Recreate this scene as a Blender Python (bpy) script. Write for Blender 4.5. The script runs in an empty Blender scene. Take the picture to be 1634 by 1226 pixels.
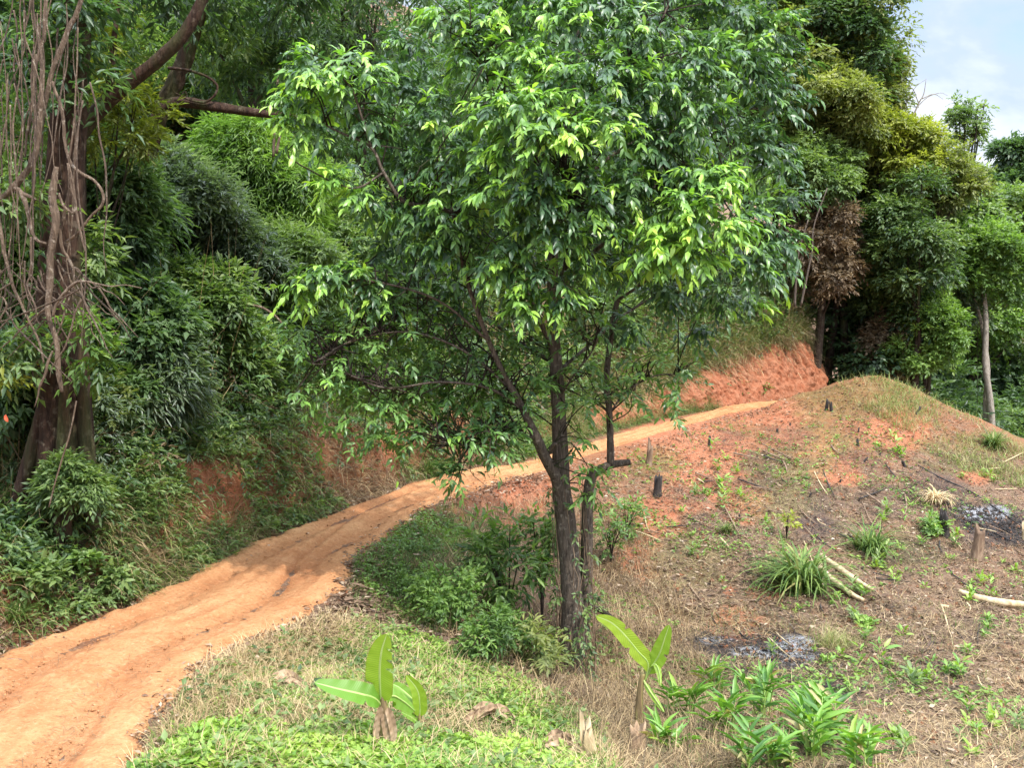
import bpy, math, random
import numpy as np
from mathutils import Vector

# ------------------------------------------------------------------ camera, world, sun, exposure
SC = bpy.context.scene
C = SC.collection
F = 1588.0; CU, CV = 817.0, 613.0; PITCH = math.radians(4.79)
cam = bpy.data.cameras.new("camera"); camo = bpy.data.objects.new("camera", cam); C.objects.link(camo)
cam.sensor_width = 36.0; cam.lens = 36.0 * F / 1634.0
cam.clip_start = 0.05; cam.clip_end = 3000
camo.location = (0, 0, 0); camo.rotation_euler = (math.pi/2 - PITCH, 0, 0)
SC.camera = camo
SUN_EL = math.radians(56); SUN_DIR = Vector((0.36, -0.43, 0)).normalized() * math.cos(SUN_EL) + Vector((0, 0, math.sin(SUN_EL)))
w = bpy.data.worlds.new("World"); SC.world = w; w.use_nodes = True
nt = w.node_tree; nt.nodes.clear()
out = nt.nodes.new('ShaderNodeOutputWorld'); bg = nt.nodes.new('ShaderNodeBackground'); bg.inputs[1].default_value = 0.15
sky = nt.nodes.new('ShaderNodeTexSky'); sky.sky_type = 'NISHITA'; sky.sun_disc = False
sky.sun_elevation = SUN_EL; sky.sun_rotation = math.atan2(SUN_DIR.x, SUN_DIR.y)
tc = nt.nodes.new('ShaderNodeTexCoord'); mp = nt.nodes.new('ShaderNodeMapping'); mp.inputs['Scale'].default_value = (1.0, 1.0, 1.9)
mp.inputs['Location'].default_value = (0.35, 0.1, 0.27)
nz = nt.nodes.new('ShaderNodeTexNoise'); nz.inputs['Scale'].default_value = 3.2; nz.inputs['Detail'].default_value = 7; nz.inputs['Roughness'].default_value = 0.52; nz.inputs['Distortion'].default_value = 0.3
cr = nt.nodes.new('ShaderNodeValToRGB'); cr.color_ramp.elements[0].position = 0.3; cr.color_ramp.elements[1].position = 0.42
cr2 = nt.nodes.new('ShaderNodeValToRGB'); cr2.color_ramp.elements[0].position = 0.42; cr2.color_ramp.elements[1].position = 0.51
cr2.color_ramp.elements[0].color = (2.7, 3.25, 4.4, 1); cr2.color_ramp.elements[1].color = (4.1, 4.4, 4.9, 1)
mx = nt.nodes.new('ShaderNodeMixRGB')
L = nt.links.new
L(tc.outputs['Generated'], mp.inputs[0]); L(mp.outputs[0], nz.inputs[0]); L(nz.outputs[0], cr.inputs[0]); L(nz.outputs[0], cr2.inputs[0])
sx = nt.nodes.new('ShaderNodeSeparateXYZ'); L(tc.outputs['Generated'], sx.inputs[0])     # clouds overhead, out of view, brightened as added fill light
mr = nt.nodes.new('ShaderNodeMapRange'); mr.inputs[1].default_value = .35; mr.inputs[2].default_value = .95; mr.inputs[3].default_value = 1.0; mr.inputs[4].default_value = 4.6; L(sx.outputs[2], mr.inputs[0])
ml = nt.nodes.new('ShaderNodeVectorMath'); ml.operation = 'SCALE'; L(cr2.outputs[0], ml.inputs[0]); L(mr.outputs[0], ml.inputs['Scale'])
L(cr.outputs[0], mx.inputs[0]); L(sky.outputs[0], mx.inputs[1]); L(ml.outputs[0], mx.inputs[2]); L(mx.outputs[0], bg.inputs[0]); L(bg.outputs[0], out.inputs[0])
sl = bpy.data.lights.new("sun", 'SUN'); sl.energy = 3.1; sl.angle = math.radians(1.2); sl.color = (1, .95, .87)
so = bpy.data.objects.new("sun", sl); C.objects.link(so); so.rotation_euler = (-SUN_DIR).to_track_quat('-Z', 'Y').to_euler()
SC.view_settings.view_transform = 'Standard'; SC.view_settings.look = 'None'; SC.view_settings.gamma = 1
SC.view_settings.exposure = 0.82
SC.cycles.max_bounces = 7; SC.cycles.diffuse_bounces = 4; SC.cycles.glossy_bounces = 2; SC.cycles.transmission_bounces = 4
SC.cycles.sample_clamp_indirect = 6

rng = np.random.default_rng(7)

# ------------------------------------------------------------------ pixel <-> world helpers
cp, sp = math.cos(PITCH), math.sin(PITCH)
def at(u, v, D):
    x = (u-CU)/F; y = (CV-v)/F
    dy = y*sp + cp; dz = y*cp - sp; t = D/dy
    return np.array([t*x, D, t*dz])
def at_z(u, v, z):
    x = (u-CU)/F; y = (CV-v)/F
    dy = y*sp + cp; dz = y*cp - sp; t = z/dz
    return np.array([t*x, t*dy, z])
def proj(P):
    X, Y, Z = P[..., 0], P[..., 1], P[..., 2]
    f = Y*cp - Z*sp; up = Y*sp + Z*cp
    f = np.where(f < .01, .01, f)
    return CU + F*X/f, CV - F*up/f
def nrm(a): return a/np.maximum(np.linalg.norm(a, axis=-1, keepdims=True), 1e-9)

# ------------------------------------------------------------------ numpy noise
def _h(ix, iy, iz, s):
    n = (ix*374761393 + iy*668265263 + iz*2147483647 + s*974634777) & 0xffffffff
    n = ((n ^ (n >> 13))*1274126177) & 0xffffffff
    n = n ^ (n >> 16)
    return (n & 0xffff)/65535.0
def vn(x, y, s=0, z=None):
    x = np.asarray(x, float); y = np.asarray(y, float)
    ix = np.floor(x).astype(np.int64); iy = np.floor(y).astype(np.int64)
    fx = x-ix; fy = y-iy; fx = fx*fx*(3-2*fx); fy = fy*fy*(3-2*fy)
    def pl(iz):
        return (_h(ix, iy, iz, s)*(1-fx)+_h(ix+1, iy, iz, s)*fx)*(1-fy)+(_h(ix, iy+1, iz, s)*(1-fx)+_h(ix+1, iy+1, iz, s)*fx)*fy
    if z is None: return pl(0)
    iz = np.floor(z).astype(np.int64); fz = z-iz; fz = fz*fz*(3-2*fz)
    return pl(iz)*(1-fz)+pl(iz+1)*fz
def fbm(x, y, s=0, o=4, z=None):
    a = 0; amp = .5; tot = 0
    for k in range(o):
        a = a+amp*vn(x*2**k+17.3*k, y*2**k-9.1*k, s+k, None if z is None else z*2**k); tot += amp; amp *= .5
    return a/tot-.5
def sstep(a, b, x):
    t = np.clip((x-a)/(b-a), 0, 1); return t*t*(3-2*t)

# ------------------------------------------------------------------ mesh + object helpers
def mk_mesh(name, V, F4=None, F3=None, attrs=None, smooth=False):
    me = bpy.data.meshes.new(name)
    V = np.ascontiguousarray(V, dtype=np.float32)
    n4 = 0 if F4 is None else len(F4); n3 = 0 if F3 is None else len(F3)
    me.vertices.add(len(V)); me.vertices.foreach_set('co', V.ravel())
    idx = np.concatenate([np.asarray(a, np.int32).ravel() for a in (F4, F3) if a is not None and len(a)])
    me.loops.add(len(idx)); me.loops.foreach_set('vertex_index', idx)
    me.polygons.add(n4+n3)
    ls = np.concatenate([np.arange(n4)*4, n4*4+np.arange(n3)*3]).astype(np.int32)
    me.polygons.foreach_set('loop_start', ls)
    try: me.polygons.foreach_set('loop_total', np.concatenate([np.full(n4, 4), np.full(n3, 3)]).astype(np.int32))
    except Exception: pass
    if smooth: me.polygons.foreach_set('use_smooth', np.ones(n4+n3, bool))
    me.update(calc_edges=True)
    for k, a in (attrs or {}).items():
        at_ = me.attributes.new(k, 'FLOAT', 'POINT'); at_.data.foreach_set('value', np.ascontiguousarray(a, np.float32))
    return me
def tag(o, label=None, cat=None, group=None, kind=None):
    if label: o['label'] = label
    if cat: o['category'] = cat
    if group: o['group'] = group
    if kind: o['kind'] = kind
    return o
def ob(name, me, mat=None, parent=None, loc=None):
    o = bpy.data.objects.new(name, me); C.objects.link(o)
    if mat is not None and me is not None and not me.materials: me.materials.append(mat)
    if parent is not None: o.parent = parent
    if loc is not None: o.location = loc
    return o
def empty(name, loc, rz=0, label=None, cat=None, group=None, kind=None):
    o = bpy.data.objects.new(name, None); C.objects.link(o); o.location = tuple(loc); o.rotation_euler = (0, 0, rz)
    o.empty_display_size = .2
    return tag(o, label, cat, group, kind)
def copy_tree(o, loc, rz=0, sc=1.0, label=None, parent=None):
    c = o.copy(); C.objects.link(c)
    if parent is None:
        c.location = tuple(loc); c.rotation_euler = (0, 0, rz); c.scale = (sc, sc, sc)
        if label: c['label'] = label
    else: c.parent = parent
    for ch in o.children: copy_tree(ch, None, parent=c)
    return c

# ------------------------------------------------------------------ node material helpers
def newmat(name):
    m = bpy.data.materials.new(name); m.use_nodes = True; n = m.node_tree; n.nodes.clear()
    return m, n
def N(n, t, **kw):
    x = n.nodes.new(t)
    for k, v in kw.items():
        if k.startswith('i_'): x.inputs[k[2:].replace('_', ' ')].default_value = v
        else: setattr(x, k, v)
    return x
def ramp(n, fac, stops):
    r = n.nodes.new('ShaderNodeValToRGB'); e = r.color_ramp.elements
    while len(e) < len(stops): e.new(.5)
    for i, (p, c) in enumerate(stops): e[i].position = p; e[i].color = (*c, 1)
    n.links.new(fac, r.inputs[0]); return r.outputs[0]
def mixc(n, fac, a, b, mode='MIX'):
    m = n.nodes.new('ShaderNodeMixRGB'); m.blend_type = mode
    for i, x in enumerate((fac, a, b)):
        if isinstance(x, (int, float)): m.inputs[i].default_value = x
        elif isinstance(x, tuple): m.inputs[i].default_value = (*x, 1)
        else: n.links.new(x, m.inputs[i])
    return m.outputs[0]
def mth(n, op, a, b=0.0):
    m = n.nodes.new('ShaderNodeMath'); m.operation = op
    for i, x in enumerate((a, b)):
        if isinstance(x, (int, float)): m.inputs[i].default_value = x
        else: n.links.new(x, m.inputs[i])
    return m.outputs[0]
def attr(n, name): return N(n, 'ShaderNodeAttribute', attribute_name=name).outputs['Fac']
def noise(n, scale, detail=4, rough=.55, dist=0, vec=None):
    x = N(n, 'ShaderNodeTexNoise'); x.inputs['Scale'].default_value = scale; x.inputs['Detail'].default_value = detail
    x.inputs['Roughness'].default_value = rough; x.inputs['Distortion'].default_value = dist
    if vec is None:
        g = N(n, 'ShaderNodeNewGeometry'); vec = g.outputs['Position']
    n.links.new(vec, x.inputs['Vector']); return x.outputs['Fac']
def objvec(n, scale=(1, 1, 1)):
    t = N(n, 'ShaderNodeTexCoord'); m = N(n, 'ShaderNodeMapping'); m.inputs['Scale'].default_value = scale
    n.links.new(t.outputs['Object'], m.inputs[0]); return m.outputs[0]

def leaf_mat(name, stops, rough=.42, transl=.42, tcol=(1.15, 1.3, .5), spec=.5):
    m, n = newmat(name); o = N(n, 'ShaderNodeOutputMaterial')
    col = ramp(n, attr(n, 'tint'), stops)
    big = noise(n, 1.1, 3)
    col = mixc(n, 1.0, col, ramp(n, big, [(.3, (.72, .78, .8)), (.7, (1.2, 1.15, 1.05))]), 'MULTIPLY')
    p = N(n, 'ShaderNodeBsdfPrincipled'); p.inputs['Roughness'].default_value = rough
    p.inputs['Specular IOR Level'].default_value = spec
    n.links.new(col, p.inputs['Base Color'])
    t = N(n, 'ShaderNodeBsdfTranslucent'); n.links.new(mixc(n, 1.0, col, tcol, 'MULTIPLY'), t.inputs[0])
    s = N(n, 'ShaderNodeMixShader'); s.inputs[0].default_value = transl
    n.links.new(p.outputs[0], s.inputs[1]); n.links.new(t.outputs[0], s.inputs[2]); n.links.new(s.outputs[0], o.inputs[0])
    return m
def bark_mat(name, c1, c2, c3=(.3, .29, .26), zs=.25, sc=9, moss=0.0):
    m, n = newmat(name); o = N(n, 'ShaderNodeOutputMaterial'); p = N(n, 'ShaderNodeBsdfPrincipled'); p.inputs['Roughness'].default_value = .9
    p.inputs['Specular IOR Level'].default_value = .2
    v = objvec(n, (1, 1, zs))
    a = noise(n, sc*3, 6, .65, .4, v); b = noise(n, sc*.35, 3, .5, 0, v); c = noise(n, sc*1.3, 5, .6, 0)
    col = ramp(n, a, [(.3, c1), (.68, c2)])
    col = mixc(n, ramp(n, c, [(.56, (0, 0, 0)), (.68, (.8, .8, .8))]), col, c3)
    if moss: col = mixc(n, ramp(n, b, [(.5, (0, 0, 0)), (.65, (moss,)*3)]), col, (.06, .085, .025))
    n.links.new(col, p.inputs['Base Color'])
    bp = N(n, 'ShaderNodeBump'); bp.inputs['Strength'].default_value = 1.0; bp.inputs['Distance'].default_value = .045
    n.links.new(a, bp.inputs['Height']); n.links.new(bp.outputs[0], p.inputs['Normal'])
    n.links.new(p.outputs[0], o.inputs[0]); return m
def plain_mat(name, stops, sc=12, rough=.85, bump=.5, vec=(1, 1, 1), dist=.01):
    m, n = newmat(name); o = N(n, 'ShaderNodeOutputMaterial'); p = N(n, 'ShaderNodeBsdfPrincipled'); p.inputs['Roughness'].default_value = rough
    p.inputs['Specular IOR Level'].default_value = .25
    a = noise(n, sc, 6, .65, .5, objvec(n, vec)); n.links.new(ramp(n, a, stops), p.inputs['Base Color'])
    bp = N(n, 'ShaderNodeBump'); bp.inputs['Strength'].default_value = bump; bp.inputs['Distance'].default_value = dist
    n.links.new(a, bp.inputs['Height']); n.links.new(bp.outputs[0], p.inputs['Normal']); n.links.new(p.outputs[0], o.inputs[0]); return m
def straw_mat(name, stops, rough=.7, transl=.2):
    m, n = newmat(name); o = N(n, 'ShaderNodeOutputMaterial'); p = N(n, 'ShaderNodeBsdfPrincipled'); p.inputs['Roughness'].default_value = rough
    p.inputs['Specular IOR Level'].default_value = .3
    col = ramp(n, attr(n, 'tint'), stops); n.links.new(col, p.inputs['Base Color'])
    t = N(n, 'ShaderNodeBsdfTranslucent'); n.links.new(col, t.inputs[0]); s = N(n, 'ShaderNodeMixShader'); s.inputs[0].default_value = transl
    n.links.new(p.outputs[0], s.inputs[1]); n.links.new(t.outputs[0], s.inputs[2]); n.links.new(s.outputs[0], o.inputs[0]); return m

# ------------------------------------------------------------------ terrain
ZR = -3.2
LE = [(-900, 1900), (-560, 1450), (-250, 1226), (0, 1045), (220, 958), (352, 892), (430, 856), (550, 812), (679, 764), (764, 748), (859, 732), (1000, 689), (1130, 657)]
RE = [(-100, 1900), (60, 1450), (205, 1226), (325, 1055), (528, 947), (560, 893), (610, 858), (679, 805), (764, 778), (807, 765), (859, 750), (1000, 704), (1130, 667)]
Lw = np.array([at_z(u, v, ZR) for u, v in LE]); Rw = np.array([at_z(u, v, ZR) for u, v in RE])
ext = [(8.2, 31.2, ZR, .45), (10.6, 33.2, -3.0, .3), (12.0, 37.5, -3.3, .3), (12.5, 43, -3.8, .3), (12.5, 52, -4, .3)]
Cw = [list((l+r)/2)+[np.linalg.norm(l-r)/2] for l, r in zip(Lw, Rw)] + [list(e) for e in ext]
Cw = np.array(Cw)
def catmull(P, m=16):
    P = np.asarray(P, float); Q = np.vstack([2*P[0]-P[1], P, 2*P[-1]-P[-2]]); o = []
    t = np.linspace(0, 1, m, endpoint=False)[:, None]
    for i in range(1, len(Q)-2):
        a, b, c, d = Q[i-1], Q[i], Q[i+1], Q[i+2]
        o.append(.5*((2*b)+(-a+c)*t+(2*a-5*b+4*c-d)*t*t+(-a+3*b-3*c+d)*t**3))
    o.append(P[-1:]); return np.vstack(o)
RC = catmull(Cw, 10)
tang = nrm(np.gradient(RC[:, :2], axis=0)); leftn = np.stack([-tang[:, 1], tang[:, 0]], 1)
arc = np.concatenate([[0], np.cumsum(np.linalg.norm(np.diff(RC[:, :2], axis=0), axis=1))])
def roadfield(X, Y):
    X = np.asarray(X, float); Y = np.asarray(Y, float); shp = X.shape; P = np.stack([X.ravel(), Y.ravel()], 1)
    lat = np.full(len(P), 99.); hw = np.full(len(P), 1.); zr = np.full(len(P), ZR); s = np.zeros(len(P))
    sel = np.where((P[:, 1] < 75) & (P[:, 1] > -5) & (abs(P[:, 0]) < 45))[0]
    for a in range(0, len(sel), 40000):
        q = sel[a:a+40000]; d = P[q, None, :]-RC[None, :, :2]; dd = (d**2).sum(2); j = dd.argmin(1)
        dj = d[np.arange(len(q)), j]; along = (dj*tang[j]).sum(1); side = (dj*leftn[j]).sum(1)
        dist = np.sqrt(dd[np.arange(len(q)), j]); sg = np.sign(side); sg[sg == 0] = 1
        mid = np.abs(side); use = np.where(dist > 3*np.maximum(mid, .1), dist, mid)
        lat[q] = sg*use; hw[q] = RC[j, 3]; zr[q] = RC[j, 2]; s[q] = arc[j]+along
    return [v.reshape(shp) for v in (lat, hw, zr, s)]
def S_of_y(y): return float(np.interp(y, RC[:, 1], arc))
BS = [(S_of_y(8), .25), (S_of_y(11), .55), (S_of_y(14), .95), (S_of_y(18), .7), (S_of_y(22), .35), (S_of_y(25), .55), (S_of_y(28), .6), (S_of_y(31), 1.35), (S_of_y(33), 1.95), (S_of_y(35), 1.6), (S_of_y(38), .6), (S_of_y(44), 0)]
def bank_h(s): return np.interp(s, [b[0] for b in BS], [b[1] for b in BS])
ctl = [(650, 1000, 11.2), (650, 900, 12.6), (800, 1050, 10.5), (915, 1085, 11.5), (800, 900, 14.2), (800, 810, 16.8), (1000, 760, 20.5), (1000, 850, 17.2), (1000, 950, 14.5), (1000, 1050, 12),
       (1000, 1150, 9.5), (1000, 1226, 8), (600, 1226, 6.8), (400, 1160, 7.5), (600, 1100, 8.6), (800, 1150, 8.3), (800, 1226, 7.2), (1300, 1226, 7.5), (1300, 1150, 9), (1300, 1050, 12), (1300, 950, 15),
       (1200, 850, 17.5), (1200, 750, 21.5), (1180, 672, 27.5), (1330, 640, 28), (1400, 604, 29), (1470, 628, 29.5), (1560, 690, 30), (1634, 725, 31), (1500, 700, 26), (1400, 700, 25), (1400, 800, 20.5),
       (1500, 800, 21), (1500, 900, 17.5), (1634, 900, 18), (1634, 1050, 13), (1500, 1050, 12.5), (1634, 1200, 9), (1634, 800, 22.5), (550, 1000, 10.4), (500, 1080, 9.1), (1260, 640, 29)]
wp = [at(*c) for c in ctl]
wp += [np.array(p) for p in [(-6.6, 10, -2.6), (-6.2, 12, -2.2), (-6.2, 15, -1.9), (-5.8, 18, -1.3), (-4.5, 21, -1.6), (-2.5, 24, -1.9), (0, 28, -2.0), (3.5, 31, -2.0), (7, 34, -2.4), (10, 36, -3.0),
       (-9, 9, -2.0), (-11, 14, 0.4), (-11, 20, 2.2), (-8, 26, 2.8), (-3, 31, 2.0), (3, 36, 1.5), (9, 41, 0.2), (-16, 14, 2.5), (-18, 25, 7), (-10, 35, 8), (0, 42, 7), (9, 50, 4),
       (-6, 4, -3.1), (-12, 2, -2), (-4, 2, -3.2), (0, 2, -3), (6, 2, -3.2), (14, 4, -4), (14, 32, -4.6), (14, 38, -5.6), (20, 34, -6.6), (20, 26, -5.4), (16, 16, -4.9), (16, 10, -4.8), (26, 44, -8), (20, 44, -6.6), (28, 30, -8),
       (30, 60, -8), (14, 60, -2), (45, 60, -10), (-30, 30, 14), (-25, 50, 18), (0, 62, 14), (-30, 5, 4), (40, 20, -12), (60, 90, -6), (10, 90, 14), (-20, 90, 24), (70, 50, -14)]]
for c, b in zip(Cw[::1], range(99)): wp.append(np.array([c[0], c[1], c[2]]))
wp = np.array(wp)
def tps_fit(P, z, lam=.02):
    d = np.linalg.norm(P[:, None]-P[None], axis=2); K = np.where(d > 0, d*d*np.log(np.maximum(d, 1e-9)), 0)+lam*np.eye(len(P))
    A = np.hstack([np.ones((len(P), 1)), P]); M = np.block([[K, A], [A.T, np.zeros((3, 3))]])
    return np.linalg.solve(M, np.concatenate([z, np.zeros(3)]))
TP = wp[:, :2]; TW = tps_fit(TP, wp[:, 2])
def tps(X, Y):
    shp = np.shape(X); P = np.stack([np.ravel(X), np.ravel(Y)], 1).astype(float); o = np.empty(len(P))
    for a in range(0, len(P), 60000):
        p = P[a:a+60000]; d2 = ((p[:, None]-TP[None])**2).sum(2); o[a:a+60000] = (np.where(d2 > 0, .5*d2*np.log(np.maximum(d2, 1e-12)), 0))@TW[:-3]+TW[-3]+p@TW[-2:]
    return o.reshape(shp)
def H(X, Y, fine=True, want=False):
    X = np.asarray(X, float); Y = np.asarray(Y, float)
    r = np.hypot(X, Y-25); k = np.minimum(1, 75/np.maximum(r, 1e-6)); z = tps(X*k, 25+(Y-25)*k)
    z = z*(1-sstep(75, 260, r))+sstep(75, 260, r)*(-6)
    lat, hw, zr, s = roadfield(X, Y)
    dl = lat-hw
    inner = np.abs(lat)-hw
    if fine:
        rough = sstep(.0, .8, inner)
        z = z + rough*(.30*fbm(X*.35, Y*.35, 3, 3)+.16*fbm(X*1.3, Y*1.3, 5, 3)+.1*fbm(X*4, Y*4, 8, 3)+.16*np.minimum(0, fbm((X+Y*.55)*1.6, (Y-X*.5)*.28, 481, 3)+.02)*(X > 1)+.22*fbm(X*.9, Y*.9, 491, 4)*sstep(23, 27, Y)*(X > 4)+.022*(vn(X*17, Y*17, 31)-.5)*(r < 30))
    bh = bank_h(s)*(lat > 0)*(1+.35*fbm(s*1.1, s*0+3, 20, 3)*2)
    fade = 1-sstep(1.5, 6, dl)*.75
    cutz = sstep(23.5, 25, Y)*(lat > 0)
    dl2 = dl-.3*cutz+(1-cutz)*.35*fbm(s*1.7, s*0+8, 71, 3)+(1-cutz)*.5*fbm(s*4, Y*0+3, 72, 4)*sstep(0, .3, dl)
    z = z+bh*sstep(.05, .55, dl2)*fade*sstep(0, .12, dl)+.35*bh*fbm(X*3, Y*3, 73, 4)*sstep(0, .3, dl)*(dl < 3)
    wgt = 1-sstep(-.05, .55, inner)
    z = z*(1-wgt)+(zr-.05)*wgt
    if want: return z, lat, hw, s, inner, bh
    return z
def ground_at(u, v, D=None):
    """walk the ray of a pixel until it meets the terrain (vectorised)"""
    u = np.atleast_1d(np.asarray(u, float)); v = np.atleast_1d(np.asarray(v, float))
    x = (u-CU)/F; y = (CV-v)/F; dy = y*sp+cp; dz = y*cp-sp
    Ds = np.exp(np.linspace(math.log(5.5), math.log(60), 260))
    res = np.full((len(u), 3), np.nan); alive = np.ones(len(u), bool)
    G = tps_grid
    for i, d in enumerate(Ds):
        t = d/dy; X = t*x; Z = t*dz
        g = G(X, np.full(len(u), d)); hit = alive & (g >= Z)
        if hit.any():
            lo = np.full(hit.sum(), Ds[max(i-1, 0)]); hi = np.full(hit.sum(), d); a_, b_, c_ = x[hit], dy[hit], dz[hit]
            for _ in range(7):
                md_ = (lo+hi)/2; t2 = md_/b_; up_ = G(t2*a_, md_) >= t2*c_; hi = np.where(up_, md_, hi); lo = np.where(up_, lo, md_)
            t2 = hi/b_; res[hit, 0] = t2*a_; res[hit, 1] = hi; res[hit, 2] = G(t2*a_, hi); alive &= ~hit
        if not alive.any(): break
    return res
# cached height grid for fast lookup
GX = np.arange(-32, 40, .16); GY = np.arange(2, 70, .16)
_gx, _gy = np.meshgrid(GX, GY); GZ = H(_gx, _gy)
def tps_grid(X, Y):
    fx = np.clip((np.asarray(X)-GX[0])/.16, 0, len(GX)-1.001); fy = np.clip((np.asarray(Y)-GY[0])/.16, 0, len(GY)-1.001)
    i = fx.astype(int); j = fy.astype(int); a = fx-i; b = fy-j
    return (GZ[j, i]*(1-a)+GZ[j, i+1]*a)*(1-b)+(GZ[j+1, i]*(1-a)+GZ[j+1, i+1]*a)*b
def gp(u, v):
    p = ground_at(u, v)[0]
    if np.isnan(p[0]): p = at(u, v, 40)
    return p
def gz(x, y): return float(tps_grid(x, y))

th = np.concatenate([np.linspace(-180, -48, 34)[:-1], np.linspace(-48, -32, 60)[:-1], np.linspace(-32, 32, 900), np.linspace(32, 48, 60)[1:], np.linspace(48, 180, 34)[1:-1]])
rr = np.concatenate([[0.0, 1, 2, 3], np.exp(np.linspace(math.log(3.6), math.log(60), 860)), np.exp(np.linspace(math.log(63), math.log(900), 40))])
TH, RR = np.meshgrid(np.radians(th), rr)
X = RR*np.sin(TH); Y = RR*np.cos(TH)
Z, lat, hw, s, inner, bh = H(X, Y, want=True)
# ground character masks (soil colour, burnt patches, green film) - true surface colours with shapes of their own
PU, PV = proj(np.stack([X, Y, Z], -1))
def blob(u, v, ru, rv, n=1.0):
    q = ((PU-u)/ru)**2+((PV-v)/rv)**2
    return np.clip(1.6-q-n*1.6*fbm(X*1.6+u, Y*1.6, 41, 4)*2, 0, 1)*(RR < 60)
burn = np.zeros_like(X); ash = np.zeros_like(X); green = np.zeros_like(X); vivid = np.zeros_like(X)
for b in [(1170, 1035, 85, 20), (1260, 1045, 45, 30), (1310, 1110, 70, 35), (1590, 840, 60, 32), (1500, 775, 45, 22), (1300, 840, 40, 30), (1390, 975, 60, 20), (1165, 700, 30, 14), (1230, 735, 45, 14), (1320, 790, 40, 18), (1420, 800, 50, 25), (1480, 1090, 90, 30), (1140, 830, 40, 20), (1600, 960, 50, 15), (1260, 700, 50, 18), (1370, 740, 50, 22), (1180, 770, 60, 18), (1540, 740, 60, 18), (1090, 790, 40, 16), (1250, 900, 50, 16), (1450, 880, 60, 16), (1560, 1010, 60, 20), (1370, 1180, 80, 25)]:
    burn = np.maximum(burn, blob(*b)*(1 if b[1] in (1035, 1045, 840) else .62))
for b in [(1260, 1045, 36, 24), (1560, 822, 38, 14), (1145, 1022, 30, 6), (1205, 1042, 30, 8)]: ash = np.maximum(ash, blob(*b))
for b in [(1260, 745, 60, 40), (1330, 640, 90, 25), (1430, 620, 70, 25), (1550, 720, 80, 30), (1240, 800, 60, 30), (1050, 740, 40, 25), (700, 870, 80, 60), (1420, 880, 70, 30), (1310, 700, 40, 30), (1100, 900, 60, 40), (600, 1150, 260, 90)]:
    green = np.maximum(green, blob(*b)*.8)
for b in [(1225, 945, 28, 10), (1165, 944, 10, 6), (545, 1040, 45, 22), (600, 1055, 30, 20), (340, 790, 50, 52), (300, 745, 30, 24), (620, 712, 24, 36), (470, 800, 30, 16), (1130, 745, 60, 60), (1080, 690, 80, 25), (1290, 700, 40, 30), (1180, 800, 40, 30), (1050, 830, 40, 40), (1430, 690, 50, 25), (1020, 900, 30, 40), (1250, 660, 60, 20), (1560, 760, 30, 12), (1340, 750, 40, 20), (1180, 1000, 50, 25), (1170, 650, 70, 18), (1230, 660, 60, 14), (840, 790, 60, 26)]: vivid = np.maximum(vivid, blob(*b))
brown = sstep(660, 860, PV+60*fbm(X*.5, Y*.5, 77, 3)*2+.15*(PU-1100))
brown = np.where(lat > 0, .45+.5*fbm(X*.6, Y*.6, 12, 3), brown)
gzr = np.gradient(Z, axis=0)/np.maximum(np.gradient(RR, axis=0), 1e-6); steep = sstep(.8, 2.0, np.abs(gzr))*(np.abs(lat-hw) < 1.3)
brown = brown*(1-sstep(.1, .9, steep))
woods = np.maximum(sstep(31.5, 33.5, Y)*sstep(7, 9, X), sstep(2.5, 4.5, lat-hw)); woods = np.maximum(woods, sstep(44, 50, RR)); vivid = vivid*(1-woods)
brown = np.maximum(brown, woods*1.6)*(1-.8*vivid)
cutv = (s > S_of_y(20))*(s < S_of_y(37))*sstep(0, .1, lat-hw)*(1-sstep(.9, 1.8, lat-hw)); vivid = np.maximum(vivid, cutv*.85)
nr, nc = X.shape
ii = np.arange(nr*nc).reshape(nr, nc)
jn = np.roll(np.arange(nc), -1)
quads = np.stack([ii[:-1], ii[:-1][:, jn], ii[1:][:, jn], ii[1:]], -1).reshape(-1, 4)
quads = quads[:, ::-1]
me_ground = mk_mesh('ground', np.stack([X, Y, Z], -1).reshape(-1, 3), quads, attrs=dict(brown=brown.ravel(), burn=burn.ravel(), ash=ash.ravel(), green=green.ravel(), vivid=vivid.ravel()), smooth=True)
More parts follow.
